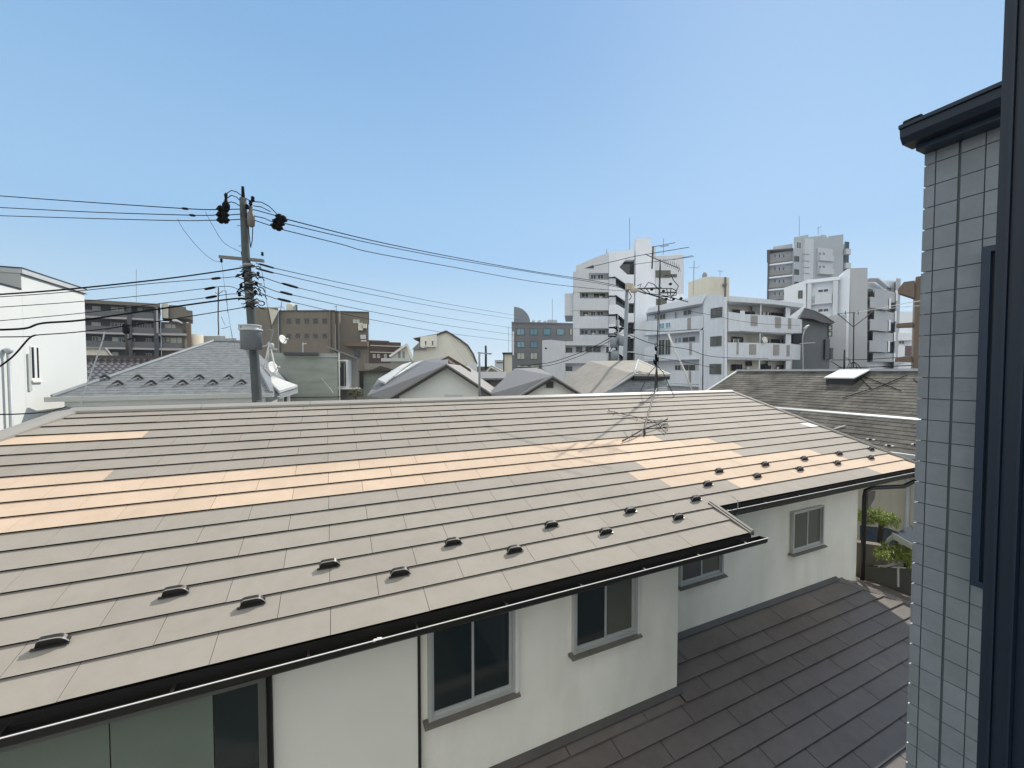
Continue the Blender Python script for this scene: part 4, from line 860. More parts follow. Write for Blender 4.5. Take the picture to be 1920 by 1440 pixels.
for k in range(4):
    m = MB(); f.poly(m, [(843+k*7, 634+k*3), (844+k*7, 633.5+k*3), (874+k*6.5, 679), (873+k*6.5, 679)], .002, .06); m.build('standing_seam', 'white_trim', bn)
m = MB(); f.rbox(m, 874, 680, 894, 697, .01, .3); m.build('lower_wall', 'white_trim', bn)
gl = thing('glazed_gable_house', 'pale slanted roof house with a white verge and gable windows left of the barn roof', 'house', P(750, 700, 46)); gl.location.z = 0
f = FA(733, 46, 776, 46)
m = MB(); f.poly(m, [(733, 700), (733, 668), (764, 646), (776, 678), (776, 700)], -7, 0); m.build('wall', 'cream', gl)
m = MB(); f.poly(m, [(731, 667), (764, 644), (767, 646), (778, 677), (774, 678), (763.5, 649), (733, 670)], -7, .4); m.build('verge', 'white_trim', gl)
for u in (747, 755): window(f, u, 659, u+4, 672, gl, glass='glass_net', frame='steel', fw=.08)
m = MB(); f.rbox(m, 720, 672, 772, 678, .01, 1.0); m.build('balcony', 'lite_metal', gl)
bg_ = thing('beige_roof_bungalow', 'low house with a beige roof and brown gable left of the solar panel roof', 'house', P(710, 705, 33)); bg_.location.z = 0
f = FA(676, 32, 745, 33)
m = MB(); f.rbox(m, 679, 697, 745, 760, -5, 0); m.build('wall', 'mortar', bg_)
m = MB(); f.poly(m, [(681, 681), (757, 681), (745, 693), (683, 693)], -5, -1); m.build('roof', 'roof_beige', bg_)
m = MB(); f.poly(m, [(696, 694), (713, 686), (740, 694)], -1, .3); m.build('gable', 'roof_brown', bg_)
m = MB(); f.rbox(m, 672, 695.5, 742, 697.5, -.5, .5); f.rbox(m, 674, 697.6, 681, 728, -2, .4); m.build('gutter', 'trim_dark', bg_)

def gable_house(name, label, apex, el, er, d, depth, over, roofm, wallm, trim='trim_dark', y_back=None, locu=None, slab=.16):
    """gable facing the camera: apex/eave points in the photo, ridge running away"""
    f = FA(el[0], d, er[0], d*1.0); o = thing(name, label, 'house', P((el[0]+er[0])/2, 720, d)); o.location.z = 0
    sa, za = f.sz(*apex); sl_, zl = f.sz(*el); sr_, zr_ = f.sz(*er)
    m = MB(); zl2 = zl-.02; w0 = sl_+over; w1 = sr_-over
    def zat(s): return za-(za-zl)*(sa-s)/(sa-sl_) if s < sa else za-(za-zr_)*(s-sa)/(sr_-sa)
    m.prism([f.pt(q, z, 0) for q, z in ((w0, 0), (w0, zat(w0)-slab*1.2), (sa, za-slab*1.2), (w1, zat(w1)-slab*1.2), (w1, 0))], f.n*(-depth)); m.build('wall', wallm, o)
    r_ = MB()
    for p, q in (((sl_, zl), (sa, za)), ((sa, za), (sr_, zr_))):
        r_.prism([f.pt(p[0], p[1], over), f.pt(q[0], q[1], over), f.pt(q[0], q[1]-slab*.5, over), f.pt(p[0], p[1]-slab*.5, over)], f.n*(-depth-over*2))
    r_.build('roof', roofm, o)
    t_ = MB()
    for p, q in (((sl_, zl), (sa, za)), ((sa, za), (sr_, zr_))):
        t_.prism([f.pt(p[0], p[1]-slab*.5-.001, over), f.pt(q[0], q[1]-slab*.5-.001, over), f.pt(q[0], q[1]-slab*1.3, over), f.pt(p[0], p[1]-slab*1.3, over)], f.n*(-.12))
    t_.build('bargeboard', trim, o)
    t_ = MB()
    for p, q in (((sl_, zl), (sa, za)), ((sa, za), (sr_, zr_))):
        t_.prism([f.pt(p[0], p[1]-slab*.5-.001, over-.121), f.pt(q[0], q[1]-slab*.5-.001, over-.121), f.pt(q[0], q[1]-slab*.8, over-.121), f.pt(p[0], p[1]-slab*.8, over-.121)], f.n*(-over+.13))
    t_.build('soffit', trim, o)
    return o, f, (sl_, zl, sa, za, sr_, zr_)
o, f, k = gable_house('white_gable_house', 'white gabled house with wide dark eaves and solar panels behind the middle of the ridge', (840, 682), (729, 748), (921, 735), 21, 9, .55, 'roof_mid', 'white_wall')
# longer left slope behind with the solar water panels
m = MB(); a = P(688, 741, 23); m.prism([P(688, 742, 22), P(708, 712, 25), P(790, 676, 30), P(841, 668, 29), P(840, 682.5, 21.6), P(728, 748, 21.3)], (0, 0, -.12)); m.build('side_roof', 'roof_mid', o)
m = MB(); m.prism([P(815, 682, 26), P(841, 667.5, 26), P(882, 692, 26), P(884, 697, 26), P(846, 681, 25)], (.0, .3, 0)); m.build('upper_gable', 'brick_dark', o)
for a_, b_ in (((706, 713.5), (752, 684)), ((740, 706), (790, 676))):
    c0 = P(*a_, 24.3); c1 = P(*b_, 28.6); 
m = MB(); m.prism([P(708, 711, 23.6), P(754, 683.5, 27), P(772, 678, 28.2), P(722, 717, 23.4)], (0, 0, -.10)); m.build('solar_panel', 'lite_metal', o)
m = MB(); m.prism([P(740, 707, 23.4), P(776, 681.5, 27.4), P(793, 676.5, 28.6), P(757, 697, 25)], (0, 0, .05)); m.build('solar_panel', 'lite_metal', o)
m = MB(); q0 = f.sz(835, 742); m_ = MB(); f.rbox(m_, 834, 740, 868, 760, .002, .06); m_.build('gable_louvre', 'lite_metal', o)
m = MB(); rod(m, [(899, 745, 19.5), (899, 664, 19.5)], .055, 0, 8); rod(m, [(896, 661, 19.5), (921, 664, 19.5)], .03); pt_ = solo(m, 'thin_grey_pole', 'steel', 'thin grey pole with a short arm in front of the white gabled house', 'pole')
o, f, k = gable_house('small_white_gable_house', 'small white gabled house with a dark vent, second gable from the tall steel pole', (1035, 704), (966, 745), (1090, 738), 20, 8, .4, 'roof_mid', 'white_wall')
m = MB(); f.rbox(m, 1024, 716, 1037, 727, -.02, .12); m.build('vent', 'trim_dark', o)
m = MB(); m.prism([P(912, 741, 21), P(965, 691, 26), P(1010, 689, 27), P(1036, 704, 20.6), P(967, 745, 20.3)], (0, 0, -.12)); m.build('side_roof', 'roof_mid', o)
gm_ = thing('tiled_gable_house', 'small white trimmed gable dormer behind the small white gabled house', 'house', P(1012, 700, 26)); gm_.location.z = 0
f = FA(985, 26, 1033, 26); m = MB(); f.poly(m, [(993, 703), (1012, 691), (1029, 703)], -2, 0); m.build('gable', 'lite_metal', gm_); m = MB(); f.poly(m, [(990, 703), (1012, 688.5), (1032, 703), (1029, 703), (1012, 691), (994, 703)], -3, .2); f.rbox(m, 984, 703.2, 1035, 704.6, -.5, .25); m.build('roof', 'trim_dark', gm_)
m = MB(); f.rbox(m, 988, 705, 1032, 760, -6, -.3); m.build('wall', 'grey_wall', gm_)
o, f, k = gable_house('beige_gable_house', 'small beige gabled house far behind, left of the white chimney', (921, 685), (902, 706), (945, 698), 34, 8, .4, 'roof_beige', 'beige_wall', 'white_trim')
lm = thing('long_low_roof', 'low dark roofed house between the white gabled house and the small beige gable', 'house', P(905, 712, 27)); lm.location.z = 0
f = FA(870, 27, 950, 27); m = MB(); f.rbox(m, 872, 708, 945, 760, -5, 0); m.build('wall', 'grey_wall', lm); m = MB(); m.prism([P(870, 709, 26.6), P(948, 709, 26.6), P(950, 697, 31), P(880, 697, 31)], (0, 0, -.12)); m.build('roof', 'roof_mid', lm)
cm = thing('chimney', 'white square chimney stack with a dark cap in front of the blue grey office', 'chimney', P(951, 720, 36)); cm.location.z = 0
f = FA(942, 36, 961, 36); m = MB(); f.rbox(m, 945, 664, 960, 760, -1, 0); m.build('stack', 'cream', cm); m = MB(); f.rbox(m, 942, 661, 961, 664, -1.2, .2); m.build('cap', 'trim_dark', cm)
m = MB(); f.rbox(m, 943.5, 664.2, 945, 700, -.1, .1); m.build('downpipe', 'black', cm)
m = MB(); rod(m, [(911, 693, 40), (911, 648, 40)], .12, 0, 8); rod(m, [(896, 662, 40), (922, 663, 40)], .05); solo(m, 'wooden_pole', 'rust', 'dark far utility pole with a crossbar left of the white chimney', 'pole')
for i, (u0, v0, u1, d_, mm, lb) in enumerate(((893, 688, 918, 120, 'tan_brown', 'tiny brown far building at the horizon behind the dark pole'), (928, 676, 946, 130, 'hr_pale', 'tiny pale grey far building left of the chimney'), (918, 691, 930, 150, 'hr_pale', 'tiny pale block on the horizon behind the beige gable'))):
    f = FA(u0, d_, u1, d_); m = MB(); f.rbox(m, u0, v0, u1, 760, -10, 0); f.rbox(m, u0-.3, v0-.8, u1+.3, v0-.05, -10.1, .3); o = solo(m, 'distant_building', mm, lb, 'building')
    m = MB(); f.rbox(m, u0+3, v0+3, u1-3, v0+5, .01, .1)
    w_ = m.build('window', 'glass_dark'); w_.parent = o; w_.location = -o.location

# ================================================================ 10. blue grey office with a quarter round fin
of = thing('grey_office', 'blue grey office with square teal windows and a quarter round roof fin', 'building', P(1015, 697, 78)); of.location.z = 0
f = FA(962, 76, 1075, 78)
m = MB(); f.rbox(m, 959.5, 607, 1076, 770, -14, 0); m.build('wall', 'office', of)
m = MB(); f.rbox(m, 959, 604.6, 1076, 607, -14, .15); m.build('parapet', 'office', of)
m = MB(); pts = [(963.7, 604.5), (963.7, 573.3)]+[(963.7+31*math.sin(t), 604.5-31.2*math.cos(t)) for t in [R(x) for x in range(8, 91, 8)]]+[(994.5, 604.5)]; f.poly(m, pts, -3, -1.2); m.build('roof_fin', 'office_fin', of)
for u0, v0, u1, v1 in ((968.5, 615.5, 984, 628.5), (993.5, 615.5, 1008, 628.5), (1018.5, 615.5, 1033, 628.5), (1043, 615.5, 1058, 628.5), (1068, 615.5, 1073, 628.5), (969, 640, 984, 652), (994, 639.5, 1008, 652), (969, 661, 984, 674), (994, 661, 1008, 674), (969, 684, 990, 689), (994, 684, 1012, 689)):
    window(f, u0, v0, u1, v1, of, glass='teal' if v0 < 645 and u1-u0 > 13 else 'glass_pale', frame='alu_dark', fw=.10, mull=1 if u0 < 1000 else 0)
for u0, u1, v0 in ((999, 1004, 598), (1010, 1015.5, 598), (1021, 1026, 599), (1029, 1047, 597)):
    m = MB(); f.rbox(m, u0, v0, u1, 604.4, -4, -2); m.build('rooftop_unit', 'hr_pale', of)
m = MB(); f.rbox(m, 960.5, 622, 963, 666, .01, .5); m.build('side_panel', 'ws_pale', of)
m = MB(); rod(m, [(1035.5, 561, 78), (1035.5, 604, 78)], .04); rod(m, [(953.5, 612, 70), (953.5, 664, 70)], .03); solo(m, 'lightning_rod', 'steel', 'hair thin lightning rods over the blue grey office roof', 'lightning rod')

# ================================================================ 11. tall white apartment tower with diagonal stairs
wt = thing('white_apartment_tower', 'tall stepped white apartment tower with zigzag open stairs and sloped crown', 'building', P(1170, 697, 62)); wt.location.z = 0
f = FA(1074, 60, 1283, 60)
# bodies
m = MB(); f.poly(m, [(1074, 770), (1074.5, 510), (1079.5, 509), (1080, 498), (1112, 484), (1151, 470), (1189, 467.6), (1189, 770)], -12, -1.4); m.build('body', 'wt', wt)
m = MB(); f.rbox(m, 1189.8, 447.6, 1217, 770, -5, .3); m.build('lift_tower', 'wt_white', wt)
m = MB(); f.poly(m, [(1217.3, 770), (1217.3, 464.6), (1225, 464.6), (1228, 479), (1282.5, 476), (1283, 770)], -12, 0); m.build('right_block', 'wt_white', wt)
m = MB(); f.poly(m, [(1228, 481), (1281.5, 478), (1281.5, 549), (1228, 552)], .002, .10); m.build('upper_panel', 'wt', wt)
m = MB(); f.rbox(m, 1058.5, 549, 1074, 590.6, -8, -.5); m.build('side_bay', 'wt', wt)
# front: solid bands between the recessed balconies
bands = [(0, 512, True), (525, 547), (559.5, 580), (593, 614.5), (628, 648), (661.5, 680.5), (695, 712)]
m = MB(); f.poly(m, [(1074.6, 545.8), (1074.6, 510), (1080, 509), (1080, 498.5), (1112, 484.5), (1141, 473.5), (1141, 512), (1104, 512), (1104, 524.6), (1141, 524.6), (1141, 545.8)], -.3, 0); m.build('front_wall', 'wt', wt)
for v0, v1 in ((559.5, 580), (593, 614), (628, 648), (661.5, 680.5), (695, 760)):
    m = MB(); f.rbox(m, 1074.6, v0, 1141, v1, -.3, 0); m.build('front_wall', 'wt', wt)
for v in (546.5, 580.6, 614.6, 648.6, 681):
    m = MB(); f.rbox(m, 1074, v-.4, 1141, v+1.2, -1.4, .06); m.build('floor_slab', 'beige_side' if v < 600 else 'wt', wt)
m = MB(); f.rbox(m, 1074.6, 546, 1087, 700, -1.39, -.02); m.build('side_wall', 'wt', wt)
for v0, v1, us in ((514.5, 524, ((1107, 1118), (1120, 1132))), (550, 559, ((1090, 1104), (1112, 1136))), (584, 592.5, ((1092, 1104), (1107, 1117), (1119, 1132))), (618, 627.5, ((1088, 1103), (1106, 1118), (1121, 1136))), (652, 661, ((1091, 1102), (1104, 1112), (1114, 1130))), (686, 694.5, ((1090, 1104), (1108, 1122)))):
    for u0, u1 in us: window(f, u0, v0, u1, v1, wt, on=-1.4, glass=random.choice(['glass_net', 'glass_dark', 'curtain']), frame='wt_white', fw=.09)
m = MB(); f.poly(m, [(1097, 503), (1112, 497), (1114, 503)], .001, .05); m.build('sign_panel', 'apt', wt)
# stair tower: dark well, pale zigzag parapets
m = MB(); f.rbox(m, 1141.8, 486, 1189, 760, -1.39, -1.2); m.build('stair_well', 'glass_dark', wt)
for pts in ([(1141.5, 519), (1141.5, 474), (1151, 471), (1189, 469), (1189, 487), (1173, 487), (1161, 501), (1176, 515), (1189, 515), (1189, 540), (1176, 534), (1153, 518), (1147, 519)],
            [(1141.5, 554), (1141.5, 537), (1156, 536.5), (1174, 545.5), (1174, 566), (1155, 553), (1152, 554)],
            [(1141.5, 589), (1141.5, 572), (1157, 571), (1174, 581), (1174, 602), (1157, 588), (1152, 589)],
            [(1141.5, 625), (1141.5, 608), (1157, 607), (1174, 617), (1174, 637), (1157, 624), (1152, 625)],
            [(1141.5, 661), (1141.5, 643), (1157, 642), (1174, 652), (1174, 673), (1157, 660)]):
    m = MB(); f.poly(m, pts, -.25, .05); m.build('stair_parapet', 'wt_white', wt)
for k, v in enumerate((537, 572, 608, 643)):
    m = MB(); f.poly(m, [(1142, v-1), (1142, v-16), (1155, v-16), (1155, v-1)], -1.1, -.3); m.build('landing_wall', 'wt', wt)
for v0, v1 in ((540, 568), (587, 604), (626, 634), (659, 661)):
    m = MB(); f.rbox(m, 1176, v0, 1189.6, v1, -1.1, -.05); m.build('landing_wall', 'wt_white', wt)
for v0, v1 in ((465, 489),): pass
for u0, v0, u1, v1, gl_ in ((1229, 507, 1257, 521, 'glass_net'), (1244, 514, 1269, 520, 'apt'), (1230, 560, 1250, 572, 'glass_net')): window(f, u0, v0, u1, v1, wt, on=.1 if v0 < 550 else 0, glass='glass_net' if gl_ != 'apt' else 'glass_dark', frame='alu_dark', fw=.1)
m = MB(); f.rbox(m, 1225, 462, 1228.5, 482, -.5, .2); m.build('parapet_post', 'wt', wt)
m = MB(); rod(m, [(1180.6, 408, 62), (1180.6, 468, 62)], .045); rod(m, [(1137.5, 468, 60.5), (1137.5, 505, 60)], .05); rod(m, [(1244, 447, 62), (1244, 480, 62)], .05); rod(m, [(1238, 463, 62), (1254, 460, 62)], .09)
solo(m, 'lightning_rod', 'steel', 'thin lightning rods and aerials on the crown of the white apartment tower', 'lightning rod')
pd_ = thing('white_podium_building', 'low pale building with two wide recesses in front of the white tower', 'building', P(1060, 697, 54)); pd_.location.z = 0
f = FA(1012, 54, 1140, 54)
m = MB(); f.poly(m, [(1017, 770), (1017, 638), (1033, 637), (1060, 640), (1060, 770)], -5, 0); f.rbox(m, 1060.2, 640, 1139, 647.5, -4, 0); f.rbox(m, 1060.2, 662, 1139, 681, -4, 0); f.rbox(m, 1060.2, 696, 1139, 760, -4, 0); f.rbox(m, 1060.2, 647.6, 1139, 695.9, -4, -1.2); m.build('wall', 'wt', pd_)
for u, v in ((1061, 652), (1061, 687)): window(f, u, v, u+12, v+9, pd_, on=-1.2, glass='glass_net', frame='alu_dark', fw=.08)
for u0, u1 in ((1080, 1092), (1098, 1110), (1112, 1126)): window(f, u0, 650, u1, 660, pd_, on=-1.2, glass='glass_net', frame='alu_dark', fw=.08)
m = MB(); c = P(1023.5, 653, 53.9); m.lathe(c, f.n, [(0, .12), (.06, .12)], 10); m.build('porthole', 'black', pd_)

# ================================================================ 12. cream block behind
cb_ = thing('cream_building', 'cream water tower like block with a bowed parapet between the towers', 'building', P(1328, 697, 66)); cb_.location.z = 0
f = FA(1290, 66, 1368, 66)
m = MB(); f.poly(m, [(1290.5, 770), (1290.5, 529.5), (1311, 523), (1320, 519.5), (1333, 518.5), (1367.5, 520.5), (1367.5, 770)], -9, 0); m.build('wall', 'cream', cb_)
m = MB(); f.rbox(m, 1358, 520, 1360, 560, .002, .3); f.rbox(m, 1354, 533, 1360, 537, .002, .5); m.build('downpipe', 'alu_dark', cb_)
m = MB(); c = P(1321, 520, 68); m.lathe(c, (0, 0, 1), [(0, .35), (.4, .4), (.8, .2), (.95, .05)], 10); m.build('rooftop_vent', 'steel', cb_)
m = MB(); rod(m, [(1301.5, 489, 55), (1300, 553, 55)], .05); rod(m, [(1292, 502, 55), (1308, 502, 55), (1312, 498, 55)], .03); rod(m, [(1350, 506, 66), (1350, 519, 66)], .04); rod(m, [(1345, 508, 66), (1356, 509, 66)], .03); solo(m, 'roof_aerial', 'steel', 'thin aerial with a hooked crossbar left of the cream block', 'antenna')

# ================================================================ 13. white three storey apartment house
w3 = thing('white_apartment_house', 'white three storey apartment house with bowed balconies and grey slats', 'building', P(1360, 697, 46)); w3.location.z = 0
def q3(x, y): return 1180+x/5.647, 500+y/5.647
fl_ = FA(1213.6, 53.5, 1358, 43.2); fr3 = FA(1362, 43.2, 1499, 48.0)
def Lb(m, x0, y0, x1, y1, d0, d1, f=fl_, on=0.0, mi=0): a = q3(x0, y0); b = q3(x1, y1); f.rbox(m, a[0], a[1], b[0], b[1], d0, d1, mi, on)
def Lw(x0, y0, x1, y1, f=fl_, on=0.0, **k): a = q3(x0, y0); b = q3(x1, y1); return window(f, a[0], a[1], b[0], b[1], w3, on=on, **k)
def poly3(m, f, pts, d0, d1, on=0.0): f.poly(m, [q3(*p) for p in pts], d0, d1, 0, on)
m = MB(); poly3(m, fl_, [(200, 1500), (200, 500), (790, 395), (785, 1500)], -7, -1.3); m.build('left_body', 'w3', w3)
m = MB(); poly3(m, fl_, [(785, 1500), (785, 385), (828, 290), (1000, 302), (1000, 1500)], -7, 0); m.build('middle_wall', 'w3', w3)
m = MB(); poly3(m, fl_, [(190, 492), (215, 440), (800, 290), (828, 285), (788, 388)], -6, .2); m.build('left_roof', 'wt_white', w3)
m = MB(); poly3(m, fl_, [(165, 580), (600, 540), (785, 515), (785, 640), (740, 675), (165, 718)], -.15, .05); m.build('balcony_parapet', 'w3', w3)
m = MB(); poly3(m, fl_, [(165, 719), (740, 676), (785, 670), (785, 680), (165, 728)], -1.3, .1); m.build('floor_slab', 'w3', w3)
m = MB(); poly3(m, fl_, [(440, 812), (745, 805), (745, 975), (160, 978), (160, 850), (300, 850), (300, 940), (440, 940)], -.15, 0); m.build('balcony_parapet', 'w3', w3)
m = MB(); Lb(m, 155, 978, 750, 990, -1.3, .1); m.build('floor_slab', 'w3', w3)
m = MB(); Lb(m, 435, 1100, 745, 1240, -.15, 0); Lb(m, 220, 1242, 745, 1262, -1.3, .1); m.build('balcony_parapet', 'w3', w3)
for x0, y0, x1, y1 in ((620, 540, 655, 665), (640, 808, 662, 930), (635, 1104, 655, 1225)): m = MB(); Lb(m, x0, y0, x1, y1, .052, .10); m.build('slat_panel', 'w3_grey', w3)
for x in (748, 765): m = MB(); Lb(m, x, 675, x+14, 1400, -.4, .12); m.build('downpipe', 'wt_white', w3)
for a_ in ((268, 503, 292, 560), (322, 498, 382, 560), (478, 478, 498, 540), (570, 455, 655, 515), (318, 598, 375, 660), (388, 590, 442, 650)): Lw(*a_, on=-1.25 if a_[1] < 580 else .06, glass='glass_net' if a_[1] < 580 else 'teal', frame='wt_white', fw=.05)
for a_ in ((308, 772, 375, 935), (378, 772, 435, 935), (480, 755, 504, 808), (518, 752, 545, 806), (560, 742, 698, 800), (560, 1035, 700, 1105), (480, 1040, 545, 1100)): Lw(*a_, on=-1.28, glass='glass_net', frame='wt_white', fw=.05)
for a_ in ((865, 435, 985, 540), (860, 737, 978, 842), (852, 1030, 975, 1138)): Lw(*a_, on=0, glass='glass_net', frame='alu_dark', fw=.07, curtain=True)
# right face
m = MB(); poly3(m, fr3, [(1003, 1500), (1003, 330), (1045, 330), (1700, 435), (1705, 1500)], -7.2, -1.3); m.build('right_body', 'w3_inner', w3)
m = MB(); poly3(m, fr3, [(1001, 1500), (1001, 320), (1030, 320), (1030, 1500)], -1.4, .05); m.build('corner_pier', 'wt_white', w3)
m = MB(); poly3(m, fr3, [(1030, 315), (1440, 350), (1800, 395), (1808, 412), (1790, 438), (1500, 402), (1030, 372)], -7, .35); m.build('roof_slab', 'w3', w3)
m = MB(); poly3(m, fr3, [(1032, 480), (1195, 505), (1500, 520), (1805, 562), (1803, 705), (1500, 700), (1150, 682), (1032, 686)], -.15, .25); m.build('balcony_parapet', 'w3', w3)
m = MB(); poly3(m, fr3, [(1150, 470), (1195, 472), (1195, 680), (1150, 680)], .252, .32); m.build('balcony_pier', 'wt_white', w3)
m = MB(); poly3(m, fr3, [(1030, 803), (1500, 810), (1800, 826), (1795, 985), (1030, 975)], -.15, .15); m.build('balcony_parapet', 'w3', w3)
m = MB(); Lb(m, 1030, 687, 1712, 700, -1.3, .0, fr3); Lb(m, 1030, 976, 1712, 990, -1.3, .0, fr3); m.build('floor_slab', 'w3', w3)
m = MB(); Lb(m, 1655, 430, 1705, 560, -1.3, 0, fr3); m.build('end_wall', 'w3', w3); m = MB(); Lb(m, 1655, 705, 1712, 820, -1.3, 0, fr3); m.build('end_wall', 'w3', w3); m = MB(); Lb(m, 1655, 990, 1705, 1400, -1.3, 0, fr3); m.build('end_wall', 'w3', w3)
for x0, y0, x1, y1 in ((1262, 520, 1332, 628), (1518, 538, 1580, 650), (1657, 550, 1687, 660), (1122, 806, 1140, 930), (1255, 822, 1325, 930), (1508, 825, 1570, 940), (1650, 832, 1680, 945)): m = MB(); Lb(m, x0, y0, x1, y1, .252 if y0 < 700 else .152, .30 if y0 < 700 else .20, fr3); m.build('slat_panel', 'w3_grey', w3)
for x, y0, y1 in ((1385, 395, 515), (1378, 695, 808), (1368, 985, 1300)): m = MB(); Lb(m, x, y0, x+14, y1, -.3, 0, fr3); m.build('column', 'w3', w3)
for a_ in ((1090, 455, 1190, 500), (1200, 478, 1330, 512), (1400, 478, 1490, 518), (1500, 490, 1640, 530), (1083, 742, 1207, 803), (1410, 762, 1482, 812), (1500, 768, 1598, 815), (1620, 770, 1652, 820), (1078, 1032, 1198, 1102), (1230, 1000, 1300, 1050), (1385, 1030, 1500, 1095), (1555, 1042, 1650, 1095)): Lw(*a_, f=fr3, on=-1.28, glass='glass_dark', frame='alu_dark', fw=.06)
for a_ in ((1310, 400, 1340, 450), (1480, 1000, 1530, 1045)): m = MB(); Lb(m, *a_, -1.25, -.85, fr3); m.build('air_conditioner', 'alu', w3)
dish(q := fr3.pt(fr3.sz(*q3(1400, 780))[0], fr3.sz(*q3(1400, 780))[1], .35), .38, (-.2, -1, .3), 'white satellite dish hung on the first floor balcony of the white apartment house', 'satellite dish', None)
m = MB(); rod(m, [(1253, 626, 42), (1262, 650, 42), (1285, 698, 41.5), (1297, 733, 41)], .09, 0, 8); rod(m, [(1262, 650, 42), (1259, 655, 42), (1262, 660, 42), (1266, 657, 42)], .07); solo(m, 'leaning_white_pole', 'white_trim', 'thin white pole leaning across the left face of the white apartment house', 'pole')


# small balcony clutter on the white apartment house and the tower
random.seed(33)
for x0, y0, x1, y1 in ((1212, 492, 1240, 512), (1420, 785, 1440, 806), (1575, 1058, 1600, 1095), (1250, 1060, 1290, 1095)):
    m = MB(); Lb(m, x0, y0, x1, y1, -1.2, -.8, fr3); m.build('air_conditioner', 'ac', w3)
for x0, y0, n_, cols_ in ((1100, 760, 5, ('cream', 'w3_grey', 'teal', 'ac', 'reddish')), (1420, 470, 4, ('ac', 'cream', 'apt', 'ac'))):
    for k in range(n_): m = MB(); Lb(m, x0+k*17, y0, x0+k*17+12, y0+34+random.randint(0, 14), -.62, -.60, fr3); m.build('hanging_laundry', cols_[k], w3)
    m = MB(); Lb(m, x0-8, y0-3, x0+n_*17+8, y0-1, -.63, -.59, fr3); m.build('laundry_pole', 'steel_lite', w3)
for u0, v0 in ((1124, 554), (1096, 588), (1110, 623)):
    m = MB(); FA(1074, 60, 1283, 60).rbox(m, u0, v0, u0+6, v0+5.5, -1.2, -.7); m.build('air_conditioner', 'ac', wt)

# ================================================================ 14. high rise at the right
hr = thing('high_rise', 'grey high rise with a dark glass edge rising behind the white stepped building', 'building', P(1515, 697, 96)); hr.location.z = 0
def q4(x, y): return 1180+x/3.4286, 400+y/3.4286
f = FA(1438, 97, 1488, 94); g2 = FA(1488, 94, 1582, 98)
def H(m, f, x0, y0, x1, y1, d0, d1): a = q4(x0, y0); b = q4(x1, y1); f.rbox(m, a[0], a[1], b[0], b[1], d0, d1)
m = MB(); H(m, f, 888, 242, 1057, 1300, -12, -1.0); m.build('left_body', 'hr', hr)
m = MB(); H(m, f, 880, 240, 893, 1300, -12, .1); m.build('dark_edge', 'apt', hr)
m = MB(); f.poly(m, [q4(*p) for p in ((885, 236), (1055, 224), (1055, 232), (885, 244))], -12, .2); m.build('cornice', 'apt', hr)
m = MB(); f.poly(m, [q4(*p) for p in ((925, 238), (925, 200), (1052, 180), (1052, 226))], -8, -2); m.build('setback_storey', 'hr_pale', hr)
for y in (318, 402, 482, 560, 640): m = MB(); H(m, f, 893, y, 1057, y+9, -1, .1); m.build('floor_slab', 'ws_pale', hr)
for y0, y1 in ((286, 312), (370, 395), (450, 474), (529, 552), (608, 632)): m = MB(); H(m, f, 895, y0, 1038, y1, -.2, 0); m.build('balcony_band', 'hr_band', hr)
m = MB(); H(m, f, 1040, 240, 1057, 1300, -1, .12); m.build('pier', 'hr', hr)
for y in (262, 346, 425, 505):
    for x in (930, 958, 985): a = q4(x, y); b = q4(x+14, y+22); window(f, a[0], a[1], b[0], b[1], hr, on=-1, frame='hr', fw=.08, mull=0)
m = MB(); g2.poly(m, [q4(*p) for p in ((1058, 1300), (1058, 155), (1150, 137), (1152, 152), (1230, 145), (1230, 137), (1262, 140), (1275, 160), (1278, 148), (1376, 135), (1372, 1300))], -14, 0); m.build('right_body', 'hr', hr)
for y in (275, 360, 440, 520): a = q4(1060, y); b = q4(1090, y+35); window(g2, a[0], a[1], b[0], b[1], hr, on=0, frame='apt', fw=.15, mull=0)
a = q4(1072, 182); b = q4(1105, 230); window(g2, a[0], a[1], b[0], b[1], hr, glass='glass_net', frame='hr_pale', fw=.15)
m = MB(); H(m, g2, 1103, 165, 1160, 1300, .002, .5); m.build('bay_column', 'hr_pale', hr)
for y in (265, 308, 350, 388): m = MB(); H(m, g2, 1103, y, 1143, y+3, .502, .6); m.build('joint_strip', 'hr_band', hr)
for y0 in (228, 312):
    m = MB(); H(m, g2, 1203, y0, 1297, y0+86, .002, .4); H(m, g2, 1203, y0+48, 1292, y0+84, .402, .9); m.build('balcony', 'hr_pale', hr)
    for x in (1218, 1243): a = q4(x, y0+23); b = q4(x+13, y0+46); window(g2, a[0], a[1], b[0], b[1], hr, on=.41, frame='hr', fw=.14, mull=0)
    a = q4(1298, y0+28); b = q4(1306, y0+46); window(g2, a[0], a[1], b[0], b[1], hr, on=0, frame='apt', fw=.1, mull=0)
m = MB(); H(m, g2, 1374, 175, 1402, 1300, -6, -.5); m.build('glass_edge', 'glass_dark', hr)
for y in (232, 322, 400): m = MB(); H(m, g2, 1376, y, 1408, y+34, -.4, .6); m.build('corner_balcony', 'hr_pale', hr)
m = MB(); rod(m, [(1498.5, 405, 96), (1498.5, 442, 96)], .06); rod(m, [(1534, 426, 97), (1534, 440, 97)], .06); rod(m, [(1533, 427, 97), (1541, 425, 97)], .06); solo(m, 'roof_mast', 'steel', 'two thin masts on top of the grey high rise', 'mast')

